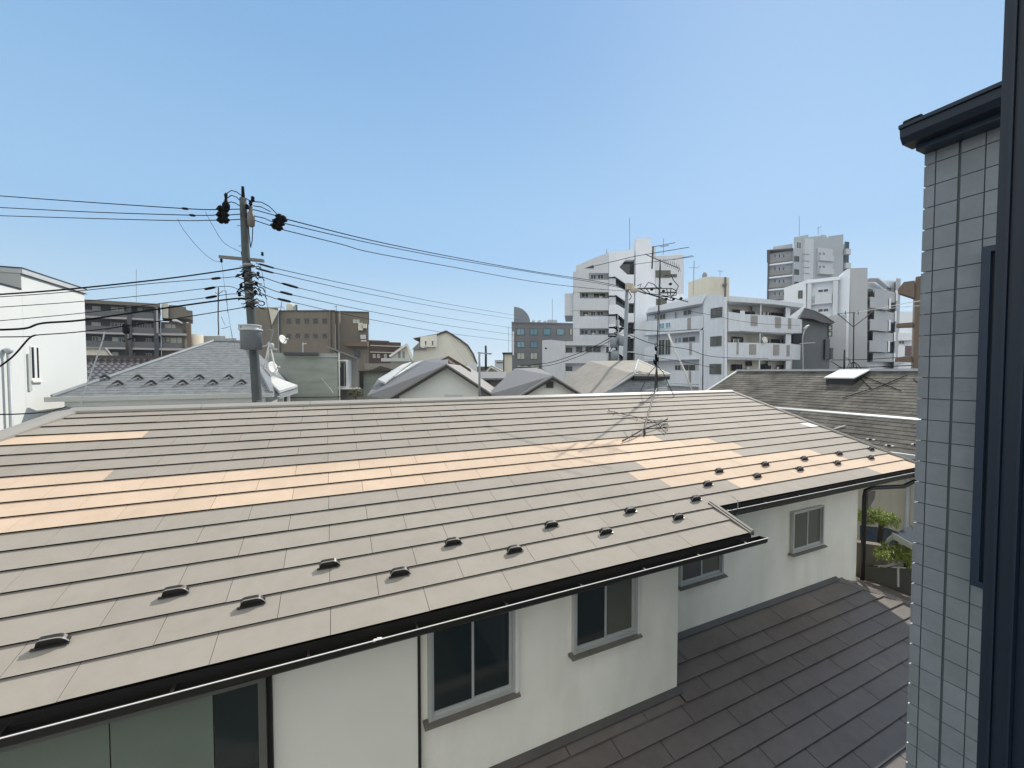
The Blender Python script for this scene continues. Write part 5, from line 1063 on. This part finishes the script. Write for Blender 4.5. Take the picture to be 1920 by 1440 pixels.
# ================================================================ 15. white stepped building
ws = thing('white_stepped_building', 'white stepped apartment building with a tall curved stair tower in front of the high rise', 'building', P(1590, 697, 62)); ws.location.z = 0
def q5(x, y): return 1480+x/6.2615, 480+y/6.2615
f = FA(1470, 63, 1570, 59); g3 = FA(1570, 58.8, 1626, 58.0); g4 = FA(1626, 58.4, 1690, 63)
def W(m, f, x0, y0, x1, y1, d0, d1, on=0.0): a = q5(x0, y0); b = q5(x1, y1); f.rbox(m, a[0], a[1], b[0], b[1], d0, d1, 0, on)
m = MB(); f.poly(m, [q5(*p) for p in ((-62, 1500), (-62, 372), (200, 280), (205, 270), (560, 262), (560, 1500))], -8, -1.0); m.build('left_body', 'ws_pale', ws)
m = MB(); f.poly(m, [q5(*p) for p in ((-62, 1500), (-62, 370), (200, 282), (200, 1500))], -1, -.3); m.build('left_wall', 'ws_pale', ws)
a = q5(102, 405); b = q5(156, 500); window(f, a[0], a[1], b[0], b[1], ws, on=-.3, glass='glass_net', frame='alu_dark', fw=.08)
m = MB(); W(m, f, 200, 272, 248, 1500, -1, 0); W(m, f, 500, 272, 560, 1500, -1, 0); m.build('frame_pier', 'ws', ws)
m = MB(); W(m, f, 200, 262, 592, 300, -1, .1); m.build('cornice', 'ws_pale', ws)
for y in (440, 672, 900): m = MB(); W(m, f, 300, y, 500, y+112, -.9, -.1); W(m, f, 248, y+112, 500, y+122, -.99, 0); m.build('balcony', 'ws', ws)
for y in (385, 615, 842): a = q5(330, y); b = q5(465, y+46); window(f, a[0], a[1], b[0], b[1], ws, on=-1, frame='ws_pale', fw=.1)
# curved pale shaft then the flat grey tower
m = MB(); k = 8
for i in range(k):
    t0 = i/k; t1 = (i+1)/k; u0, _ = q5(560+140*t0, 0); u1, _ = q5(560+140*t1, 0)
    y0 = 240-90*math.sin(t0*math.pi/2); y1 = 240-90*math.sin(t1*math.pi/2); dd0 = -3.0+3.2*math.sin(t0*math.pi/2); dd1 = -3.0+3.2*math.sin(t1*math.pi/2)
    sa = f.sz(u0, 600)[0]; sb = f.sz(u1, 600)[0]; za = f.sz(u0, q5(0, y0)[1])[1]; zb = f.sz(u1, q5(0, y1)[1])[1]
    m.hexa([f.pt(sa, 0, -4), f.pt(sb, 0, -4), f.pt(sb, 0, dd1*.35), f.pt(sa, 0, dd0*.35), f.pt(sa, za, -4), f.pt(sb, zb, -4), f.pt(sb, zb, dd1*.35), f.pt(sa, za, dd0*.35)])
m.build('curved_shaft', 'ws_pale', ws)
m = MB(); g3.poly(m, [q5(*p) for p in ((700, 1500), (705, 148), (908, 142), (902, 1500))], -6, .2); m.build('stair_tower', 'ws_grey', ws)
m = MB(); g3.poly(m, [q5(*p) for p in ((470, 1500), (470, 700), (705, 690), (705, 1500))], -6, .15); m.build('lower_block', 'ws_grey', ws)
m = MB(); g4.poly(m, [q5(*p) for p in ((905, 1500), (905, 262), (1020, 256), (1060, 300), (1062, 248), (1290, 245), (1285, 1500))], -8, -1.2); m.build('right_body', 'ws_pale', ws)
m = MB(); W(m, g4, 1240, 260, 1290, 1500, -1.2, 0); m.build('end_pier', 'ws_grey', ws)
m = MB(); g4.poly(m, [q5(*p) for p in ((908, 258), (1020, 255), (1140, 352), (1130, 362), (1012, 268), (908, 268))], -1, .3); m.build('sloped_roof_edge', 'ws_pale', ws)
for x0, y0, x1, y1 in ((1000, 402, 1240, 528), (900, 500, 1112, 622), (995, 650, 1228, 768), (898, 755, 1108, 880), (980, 897, 1218, 1000), (893, 1000, 1100, 1128), (980, 1140, 1215, 1240)):
    m = MB(); W(m, g4, x0, y0, x1, y1, -1.1, .0 if x0 > 950 else .5, 0); m.build('balcony', 'ws_grey', ws)
    m = MB(); W(m, g4, x1, y0-2, x1+22, y1, -1.1, .1 if x0 > 950 else .6); m.build('balcony_end', 'ws_pale', ws)
for x0, y0, x1, y1 in ((920, 385, 980, 495), (1140, 368, 1195, 400), (905, 655, 962, 748), (1110, 590, 1160, 640), (900, 880, 965, 998), (893, 1130, 955, 1250)): a = q5(x0, y0); b = q5(x1, y1); window(g4, a[0], a[1], b[0], b[1], ws, on=-1.2, glass='glass_net', frame='alu', fw=.1)

# dark building with a curved roof, in front of it
dc = thing('curved_roof_building', 'dark grey building with an arched sloping roof between the two white apartment houses', 'building', P(1525, 697, 52)); dc.location.z = 0
f = FA(1488, 51, 1555, 52)
m = MB(); f.poly(m, [q5(*p) for p in ((20, 1500), (60, 735), (120, 740), (440, 800), (470, 830), (470, 1500))], -6, 0); m.build('wall', 'dark_curve', dc)
m = MB(); f.poly(m, [q5(*p) for p in ((62, 735), (110, 622), (230, 655), (340, 712), (455, 788), (440, 800), (330, 792), (200, 742))], -6.2, .8); m.build('roof', 'apt_par', dc)
m = MB(); f.poly(m, [q5(*p) for p in ((108, 618), (230, 648), (345, 705), (458, 780), (458, 789), (340, 714), (228, 657), (110, 625))], -6.3, .9); m.build('roof_edge', 'lite_metal', dc)
for y in (812, 884): a = q5(450, y); b = q5(500, y+62); window(f, a[0], a[1], b[0], b[1], dc, on=.02, glass='glass_pale', frame='apt', fw=.12, mull=0)
m = MB(); f.rbox(m, *q5(20, 915), *q5(140, 1030), .002, .4); m.build('louvre', 'trim_dark', dc)
m = MB(); f.rbox(m, *q5(398, 980), *q5(448, 1215), .002, .3); f.rbox(m, *q5(460, 1080), *q5(492, 1215), .002, .25); m.build('window_strip', 'glass_dark', dc)
lp_ = thing('street_lamp', 'white curved arm street lamp in front of the dark arched roof building', 'street lamp', P(1507, 700, 47)); lp_.location.z = 0
m = MB(); rod(m, [(1508, 770, 47), (1505, 648, 47), (1505, 632, 47), (1508, 620, 47), (1514, 613, 47)], .07, 0, 8); m.build('post', 'steel_lite', lp_)
m = MB(); m.tube([P(1508, 616.5, 47), P(1512, 612.5, 47), P(1517, 610, 47)], .16, 8, 0, .08); m.build('lamp_head', 'white_trim', lp_)
m = MB(); c = P(1508, 643, 47); rod(m, [(1500, 644, 47), (1528, 642.5, 47)], .04); m.build('arm', 'white_trim', lp_)

# brown building next to the tiled wing
br = thing('brown_balcony_building', 'brown building with angular projecting canopy beside the tiled wall', 'building', P(1725, 697, 40)); br.location.z = 0
f = FA(1686, 40, 1745, 38)
m = MB(); f.rbox(m, *q5(1462, 300), *q5(1900, 1500), -8, 0); f.rbox(m, *q5(1485, 206), *q5(1900, 300), -8, -.3); m.build('wall', 'tan_brown', br)
m = MB(); f.poly(m, [q5(*p) for p in ((1285, 400), (1360, 308), (1485, 292), (1485, 495), (1290, 432))], -1.4, .3); m.build('canopy', 'tan_brown', br)
m = MB(); f.poly(m, [q5(*p) for p in ((1265, 835), (1275, 795), (1465, 780), (1462, 830))], -1.2, .3); m.build('floor_band', 'tan_brown', br); m = MB(); f.poly(m, [q5(*p) for p in ((1253, 1240), (1258, 1192), (1450, 1172), (1450, 1248))], -1.2, .3); m.build('floor_band', 'tan_brown', br)
rb = thing('white_back_building', 'pale house with balconies glimpsed between the stepped building and the brown one', 'building', P(1690, 697, 52)); rb.location.z = 0
f = FA(1680, 52, 1715, 52)
m = MB(); f.rbox(m, *q5(1285, 640), *q5(1470, 1500), -1.4, -.8); m.build('wall', 'ws_pale', rb)
m = MB(); f.rbox(m, *q5(1275, 900), *q5(1455, 990), -.8, 0); f.rbox(m, *q5(1275, 1055), *q5(1355, 1250), -.8, 0); m.build('balcony', 'ws_pale', rb)
m = MB(); f.rbox(m, *q5(1356, 1055), *q5(1455, 1165), -.8, .0); m.build('panel', 'reddish', rb)
a = q5(1282, 996); b = q5(1350, 1035); window(f, a[0], a[1], b[0], b[1], rb, on=-.8, glass='glass_dark', frame='alu', fw=.08)

# ================================================================ 16. dark slate roof house at the right
sr_ = thing('dark_slate_house', 'house with a stained dark slate roof, white ridge and square skylight at the right', 'house', (17, 8, 0))
Xr, Xb, Xe = 19.6, 16.31, 14.5; Yr = PX(1385, 695, Xr).y; sl2 = .45; Zr = CZ+.02; y0s = 3.0
def sz2(x): return Zr-sl2*(Xr-x)
random.seed(11)
def slopeX(mb, xa, xb, off, ya, yb, step=.20):
    n_ = int((xb-xa)/step); w_ = (xb-xa)/n_
    for i in range(n_):
        x0 = xa+i*w_; x1 = x0+w_; k = 0; y = ya-(i % 2)*.3
        while y < yb:
            a = max(ya, y+.004); b = min(yb, y+.60-.004); y += .60
            if b-a < .05: continue
            t = .014+random.uniform(-.002, .003); z0 = sz2(x0)+off; z1 = sz2(x1)+off
            mb.hexa([(x0, a, z0-.012), (x0, b, z0-.012), (x1, b, z1-.02), (x1, a, z1-.02), (x0, a, z0+t), (x0, b, z0+t), (x1, b, z1), (x1, a, z1)])
m = MB(); slopeX(m, Xb+.01, Xr, 0, y0s, Yr, .20); m.build('upper_roof', 'slate_dk', sr_)
m = MB(); slopeX(m, Xe, Xb-.08, 0, y0s, Yr-.3, .20); m.build('lower_roof', 'slate_dk', sr_)
m = MB(); m.prism([(Xe+.02, y0s, sz2(Xe)-.02), (Xr, y0s, Zr-.02), (Xr+4.5, y0s, Zr-2.05), (Xr+4.5, y0s, Zr-2.15), (Xr, y0s, Zr-.14), (Xe+.02, y0s, sz2(Xe)-.14)], (0, Yr-y0s-.02, 0)); m.build('roof_deck', 'roof_under_shade', sr_)
m = MB(); m.box(Xr-.12, Xr+.14, y0s, Yr+.05, Zr-.0, Zr+.10); m.build('ridge_cap', 'lite_metal', sr_)
m = MB(); m.prism([(Xb-.09, y0s, sz2(Xb-.09)+.0), (Xb-.0, y0s, sz2(Xb)+.0), (Xb-.0, y0s, sz2(Xb)+.045), (Xb-.09, y0s, sz2(Xb-.09)+.035)], (0, Yr-y0s, 0)); m.build('step_flashing', 'lite_metal', sr_)
m = MB(); m.prism([(Xe-.02, Yr, sz2(Xe)-.12), (Xr, Yr, Zr-.12), (Xr, Yr, Zr+.06), (Xe-.02, Yr, sz2(Xe)+.06)], (0, .12, 0)); m.build('verge', 'lite_metal', sr_)
m = MB(); m.box(Xe-.14, Xe-.01, y0s, Yr-.25, sz2(Xe)-.11, sz2(Xe)-.0); m.build('gutter', 'lite_metal', sr_)
m = MB(); m.box(Xe+.5, Xr+4, 2.0, Yr-.35, 0, sz2(Xe)-.05); m.prism([(Xe+.5, Yr-.37, sz2(Xe)-.06), (Xr, Yr-.37, Zr-.16), (Xr+4, Yr-.37, Zr-2.0)], (0, -.1, 0)); m.build('wall', 'beige_side', sr_)
sk = [PX(u, v, Xr) for u, v in ((1550, 700), (1612, 700))]
# skylight box lying on the slope
def onS(u, v):
    r_ = ray(u, v); t = (Zr-sl2*Xr-CZ)/(r_.z-sl2*r_.x); return CAM+r_*t
p0 = onS(1552, 718); p1 = onS(1600, 722)
ya = min(p0.y, p1.y); yb = max(p0.y, p1.y); xa_ = min(p0.x, p1.x); xb_ = xa_+1.05
m = MB(); m.prism([(xa_, ya, sz2(xa_)), (xb_, ya, sz2(xb_)), (xb_, ya, sz2(xb_)+.10), (xa_, ya, sz2(xa_)+.24)], (0, yb-ya, 0)); so2 = m.build('skylight', 'trim_dark', sr_)
m = MB(); m.prism([(xa_-.05, ya-.05, sz2(xa_)+.245), (xb_+.05, ya-.05, sz2(xb_)+.105), (xb_+.05, ya-.05, sz2(xb_)+.15), (xa_-.05, ya-.05, sz2(xa_)+.29)], (0, yb-ya+.1, 0)); m.build('lid', 'white_wall', so2)
for u, v in ((1632, 825), (1667, 837), (1717, 835)):
    q = onS(u, v); m = MB(); m.box(q.x-.01, q.x+.05, q.y-.04, q.y+.04, q.z, q.z+.05); m.box(q.x-.02, q.x+.06, q.y+.041, q.y+.10, q.z, q.z+.035, 1); m.box(q.x-.02, q.x+.06, q.y-.10, q.y-.041, q.z, q.z+.035, 1); m.build('snow_guard', ['trim_dark', 'white_trim'], sr_)
m = MB(); q = onS(1585, 800); q2 = onS(1564, 806); m.tube([q+Vector((0, 0, .03)), q2+Vector((0, 0, .03))], .025, 6); m.build('loose_strip', 'lite_metal', sr_)
d_ = 20.7
sa_ = thing('roof_antenna', 'tall antenna with a Y shaped brace standing on the dark slate roof by its skylight', 'antenna', P(1600, 697, d_))
m = MB(); rod(m, [(1600, 690, d_), (1601, 586, d_)], .028, 0, 8); m.build('mast', 'rust', sa_)
m = MB(); rod(m, [(1571, 588.5, d_), (1600, 613, d_)], .018); rod(m, [(1600, 613, d_), (1622, 596, d_), (1637, 583, d_)], .022); m.build('brace', 'rust', sa_)
m = MB(); rod(m, [(1570, 588.5, d_), (1604, 585.5, d_)], .016)
for u in (1585, 1609): rod(m, [(u, 583, d_), (u, 590, d_)], .018)
m.build('boom', 'rust', sa_)
m = MB(); rod(m, [(1604, 585.5, d_), (1640, 580, d_), (1700, 568, d_), (1745, 561, d_)], .020); rod(m, [(1655, 580, d_), (1690, 576, d_), (1740, 572, d_)], .014); m.build('pale_boom', 'white_trim', sa_)
for du, dv in ((-14, 14), (-5, 15), (8, 14), (14, 11)): m = MB(); rod(m, [(1600, 678, d_), (1600+du*.6, 683, d_), (1600+du, 680+dv, d_)], .016); m.build('leg', 'rust', sa_)
m = MB(); rod(m, [(1583, 693, 20.4), (1583.5, 656, 20.4)], .04, 0, 8); rod(m, [(1583, 670, 20.4), (1590, 672, 20.4), (1597, 683, 20.4)], .015); rod(m, [(1558, 677, 20.6), (1575, 688, 20.5), (1583, 691, 20.4)], .02)
solo(m, 'stub_mast', 'rust', 'short dark stub mast left of the Y braced antenna', 'mast')
# stays lying down the slope
st = MB()
for a_, b_ in (((1602, 700), (1634, 731)), ((1612, 705), (1690, 735)), ((1700, 706), (1634, 733)), ((1634, 731), (1580, 748)), ((1712, 712), (1724, 722))):
    st.tube([onS(*a_)+Vector((0, 0, .05)), onS(*b_)+Vector((0, 0, .04))], .014, 6)
solo(st, 'guy_wires', 'wire', 'dark guy wires crossing on the dark slate roof below the antenna', 'guy wire')

# ================================================================ 17. beige hip roof house and steel pole
bh = thing('beige_hip_roof_house', 'house with a faded beige hip roof and a dark lower roof behind the tripod antenna', 'house', P(1170, 720, 24)); bh.location.z = 0
A = P(1105, 677, 27); B = P(1197, 675.5, 24.5); C_ = P(1189, 701, 21.5); Dp = P(1256, 702, 22.5); E_ = P(1010, 745, 25); G_ = P(1128, 741, 20.5)
m = MB(); m.prism([E_, A, B, C_, G_], (0, 0, -.10)); m.prism([B, Dp, C_], (0, 0, -.10)); m.build('roof', 'roof_beige', bh)
m = MB(); m.tube([B+Vector((0, 0, .02)), C_+Vector((0, 0, .02))], .06, 6); m.tube([C_+Vector((0, 0, .0)), G_+Vector((0, 0, .0))], .05, 6); m.tube([B, Dp], .04, 6); m.build('hip_cap', 'lite_metal', bh)
m = MB(); m.prism([C_-Vector((0, 0, .11)), Dp-Vector((0, 0, .11)), Dp-Vector((0, 0, .30)), C_-Vector((0, 0, .30))], (0, .06, 0)); m.build('fascia', 'trim_dark', bh)
f = FA(1180, 22, 1250, 23.2); m = MB(); f.rbox(m, 1186, 706, 1250, 800, -4, -.4); m.build('wall', 'grey_wall', bh)
m = MB(); a0 = P(1124, 742, 20.2); b0 = P(1186, 706, 22); c0 = P(1250, 706, 23); d0 = P(1252, 742, 21)
for k in range(9):
    t0 = k/9; t1 = (k+1)/9; m.prism([a0.lerp(b0, t0)+Vector((0, 0, .03)), d0.lerp(c0, t0)+Vector((0, 0, .03)), d0.lerp(c0, t1), a0.lerp(b0, t1)], (0, 0, -.05))
m.build('lower_roof', 'slate', bh)
m = MB(); m.box(a0.x, d0.x, a0.y+.4, a0.y+3, 0, a0.z-.1); m.build('lower_wall', 'grey_wall', bh)
spo = thing('steel_pole', 'tall blue grey steel pole with a cluttered crossarm in front of the white tower', 'utility pole', P(1170, 725, D2)); spo.location.z = 0
m = MB(); a = P(1170, 726, D2); a.z = 0; m.tube([a, P(1170, 726, D2), P(1176, 542, D2)], .155, 14, 0, .115); m.build('pole', 'steel', spo)
m = MB(); a = P(1175, 541, D2-.2); b = P(1270, 546, D2+1.2); dd = Vector((0, 0, .05)); rod(m, [(1174, 541, D2-.2), (1210, 541, D2+.3), (1240, 540, D2+.8)], .06, 0, 6); rod(m, [(1196, 545, D2), (1211, 551, D2)], .05); rod(m, [(1236, 549, D2+.5), (1268, 548, D2+1)], .05); m.build('cross_arm', 'alu_dark', spo)
m = MB()
q = P(1180, 536, D2-.2); m.box(q.x-.25, q.x+.25, q.y-.1, q.y+.1, q.z-.25, q.z+.15); m.build('mount_plate', 'beige_wall', spo)
m = MB(); m.lathe(P(1184, 543, D2-.35), (1, 0, 0), [(0, .1), (.05, .2), (.35, .2), (.4, .1)], 10); m.build('fitting', 'beige_wall', spo)
m = MB()
for pts in ([(1208, 540), (1216, 529.5), (1226, 533), (1238, 546)], [(1195, 536), (1203, 532), (1200, 538)], [(1212, 542), (1220, 552), (1240, 557), (1262, 553)], [(1200, 542), (1214, 550), (1236, 553)], [(1180, 548), (1184, 556), (1180, 563)],
            [(1240, 556), (1255, 557), (1268, 553), (1268, 543)], [(1232, 541), (1260, 541), (1268, 545)], [(1196, 545), (1240, 559), (1262, 564)], [(1235, 552), (1275, 562), (1290, 566)], [(1250, 540), (1252, 553)], [(1258, 540), (1257, 554)]):
    rod(m, [(u, v, D2+.3) for u, v in pts], .028)
for u, v in ((1249, 563), (1263, 563), (1277, 562), (1257, 535), (1222, 545), (1244, 548)):
    m.lathe(P(u, v, D2+.4), (0, 0, 1), [(0, .04), (.05, .1), (.12, .1), (.17, .04)], 8)
m.build('jumper_cables', 'wire', spo)
p2 = thing('transformer_pole', 'dark second pole with transformers left of the tall steel pole', 'utility pole', P(1158, 700, 34)); p2.location.z = 0
m = MB(); a = P(1157, 700, 34); a.z = 0; m.tube([a, P(1158, 600, 34)], .20, 12, 0, .15); m.tube([P(1158, 600, 34), P(1159, 590, 34)], .06, 6); m.build('pole', 'steel', p2)
m = MB(); rod(m, [(1142, 614, 34), (1180, 617, 34), (1190, 620, 34)], .07); rod(m, [(1140, 630, 34), (1182, 633, 34)], .07); m.build('cross_arm', 'wire', p2)
for u, v in ((1150, 652), (1166, 648), (1152, 676)):
    m = MB(); m.lathe(P(u, v, 33.7), (0, 0, 1), [(0, .2), (.05, .30), (.75, .30), (.8, .2), (.9, .08)], 14); m.build('transformer', 'steel', p2)
m = MB()
random.seed(21)
for k in range(10):
    u = random.uniform(1143, 1176); v = random.uniform(612, 660); rod(m, [(u, v, 34), (u+random.uniform(-8, 8), v+random.uniform(-6, 10), 33.8), (1158, v+8, 34)], .05)
m.build('cables', 'wire', p2)
cable('sagging cable from the left up to the transformer pole', [(975, 686, 40), (1030, 680, 38), (1080, 664, 36), (1110, 652, 35), (1150, 630, 34)], .03, 'cables at the steel pole')
cable('second sagging cable under the first at the transformer pole', [(975, 690, 40), (1030, 685, 38), (1080, 670, 36), (1110, 657, 35), (1150, 636, 34)], .025, 'cables at the steel pole')
cable('cable from the transformer pole to the right past the rusty antenna mast', [(1145, 613, 34), (1190, 618, 33), (1250, 621, 32), (1310, 617, 33)], .03, 'cables at the steel pole')
cable('cable slanting down right from the steel pole across the white apartment house', [(1176, 626, D2), (1226, 645, 26), (1290, 655, 29), (1340, 669, 32), (1440, 672, 38)], .022, 'cables at the steel pole')
cable('lower cable slanting down right from the steel pole', [(1176, 660, D2), (1230, 670, 26), (1290, 680, 29), (1340, 690, 32)], .018, 'cables at the steel pole')
cable('thin cable running right across the balconies of the white apartment house', [(1290, 583, 36), (1340, 592, 36), (1382, 601, 36), (1440, 608, 38), (1500, 610, 42)], .016, 'cables at the steel pole')
cable('straight wire in front of the stepped building low down', [(1560, 675, 45), (1620, 674, 44), (1690, 670, 42), (1720, 669, 41)], .04, 'wires low at the right')
cable('lower straight wire just above the dark slate ridge', [(1570, 690, 45), (1640, 688, 44), (1715, 685, 41)], .05, 'wires low at the right')

# ================================================================ 18. the gap at the right: garden corner
def PXv(u, v, x): return PX(u, v, x)
dpw = MB(); a = PX(1703, 895, Xe+.45); b = PX(1699, 1020, Xe+.45); c = PX(1680, 1042, Xe+.2); dpw.tube([a, b, c], .05, 10); o = dpw.build('downpipe', 'lite_metal', sr_)
gd = thing('blue_lean_to', 'low dark blue roofed lean to under the pine branches at the right', 'shed', (12.6, 7.5, 0))
m = MB()
q = [P(1612, 985, 11.2), P(1664, 990, 11.4), P(1700, 1003, 10.9), P(1672, 1022, 10.6), P(1612, 1012, 10.7)]
m.prism(q, (0, 0, -.06)); m.build('roof', 'deepblue', gd)
m = MB(); m.prism([P(1612, 1013, 10.7), P(1672, 1023, 10.6), P(1672, 1028, 10.6), P(1612, 1018, 10.7)], (0, .06, 0)); m.build('gutter', 'grey_band', gd)
m = MB(); q0 = P(1612, 1018, 9.8); q1 = P(1700, 1030, 9.7); m.prism([q0, q1, Vector((q1.x, q1.y, 0)), Vector((q0.x, q0.y, 0))], (0, .3, 0)); m.build('wall', 'brown_wall', gd)
g2_ = thing('porch_roof', 'small dark blue porch roof with a grey gutter against the tiled wall', 'porch', P(1705, 1010, 10.5))
m = MB(); m.prism([P(1676, 1001, 9.1), P(1706, 986, 9.7), P(1740, 992, 10.6), P(1740, 1035, 8.6), P(1676, 1002, 9.0)], (0, 0, -.05)); m.build('roof', 'deepblue', g2_)
m = MB(); m.prism([P(1675, 1000, 8.95), P(1740, 1036, 8.5), P(1740, 1048, 8.5), P(1675, 1011, 8.95)], (.05, .05, 0)); m.build('gutter', 'grey_band', g2_)
m = MB(); rod(m, [(1676, 1006, 9.0), (1668, 1012, 9.1), (1664, 1020, 9.2)], .05); m.build('downpipe', 'grey_band', g2_)
def pine(lab, c, rx, ry, rz, n, seed):
    t = thing('pine_tree', lab, 'tree', c, None); random.seed(seed); m = MB()
    for i in range(n):
        a = random.uniform(0, 6.28); r_ = random.uniform(0, 1)**.6
        q = c+Vector((rx*r_*math.cos(a)*(1+.25*math.sin(3*a)), ry*r_*math.sin(a), rz*random.uniform(-.5, 1)*(1-.5*r_)+.05*math.sin(9*a)))
        for k in range(9):
            d = Vector((random.gauss(0, 1), random.gauss(0, 1), random.gauss(.5, .7))).normalized(); s = d.cross(Vector((.3, .2, 1))).normalized()*.008; l = random.uniform(.05, .10)
            m.add([q-s, q+s, q+d*l], [(0, 1, 2)])
    m.build('crown', 'leaf', t, fixn=False)
    m = MB(); m.tube([c+Vector((rx*1.1, .1, -.05)), c+Vector((.1, 0, -.08)), c+Vector((-rx*.6, 0, -.02))], .035, 7, 0, .012)
    for k in range(5):
        x = random.uniform(-.6, .7)*rx; m.tube([c+Vector((x, 0, -.06)), c+Vector((x+random.uniform(-.2, .2), random.uniform(-.3, .3), .08))], .012, 5, 0, .005)
    m.tube([c+Vector((rx*1.1, .1, -.05)), Vector((12.9, c.y+.5, 0))], .06, 8, 0, .09)
    m.build('trunk', 'bark', t)
pine('upper bright green pine branch over the dark blue roof', P(1640, 972, 9.8), .55, .45, .16, 620, 4)
pine('lower bright green pine branch beside the tiled wall', P(1688, 1041, 8.9), .55, .4, .17, 620, 9)
fn = thing('garden_fence', 'dark low garden fence under the pine branches', 'fence', P(1660, 1080, 10.5)); fn.location.z = 0
a = P(1615, 1062, 9.6); b = P(1740, 1068, 8.9); m = MB(); m.prism([a, b, Vector((b.x, b.y, 0)), Vector((a.x, a.y, 0))], (.02, .06, 0)); m.build('panel', 'fence_dark', fn)
m = MB(); m.tube([P(1612, 1060, 10.7), P(1660, 1062, 9.2), P(1695, 1052, 8.9)], .025, 6); m.build('rail', 'lite_metal', fn)
m = MB(); m.tube([P(1684, 1062, 8.9), P(1684, 1100, 8.9)], .02, 6); m.build('post', 'lite_metal', fn)

# ================================================================ 19. air
hz = bpy.data.materials.new('haze'); hz.use_nodes = True; hz.node_tree.nodes.clear()
ho = hz.node_tree.nodes.new('ShaderNodeOutputMaterial'); hv = hz.node_tree.nodes.new('ShaderNodeVolumePrincipled')
hv.inputs['Color'].default_value = (.80, .88, 1.0, 1); hv.inputs['Density'].default_value = .0003; hv.inputs['Anisotropy'].default_value = .3
hz.node_tree.links.new(hv.outputs[0], ho.inputs['Volume']); M['haze'] = hz
m = MB(); m.box(-1600, 1600, -1600, 1600, -1, 70); tag(m.build('haze', 'haze'), kind='stuff')
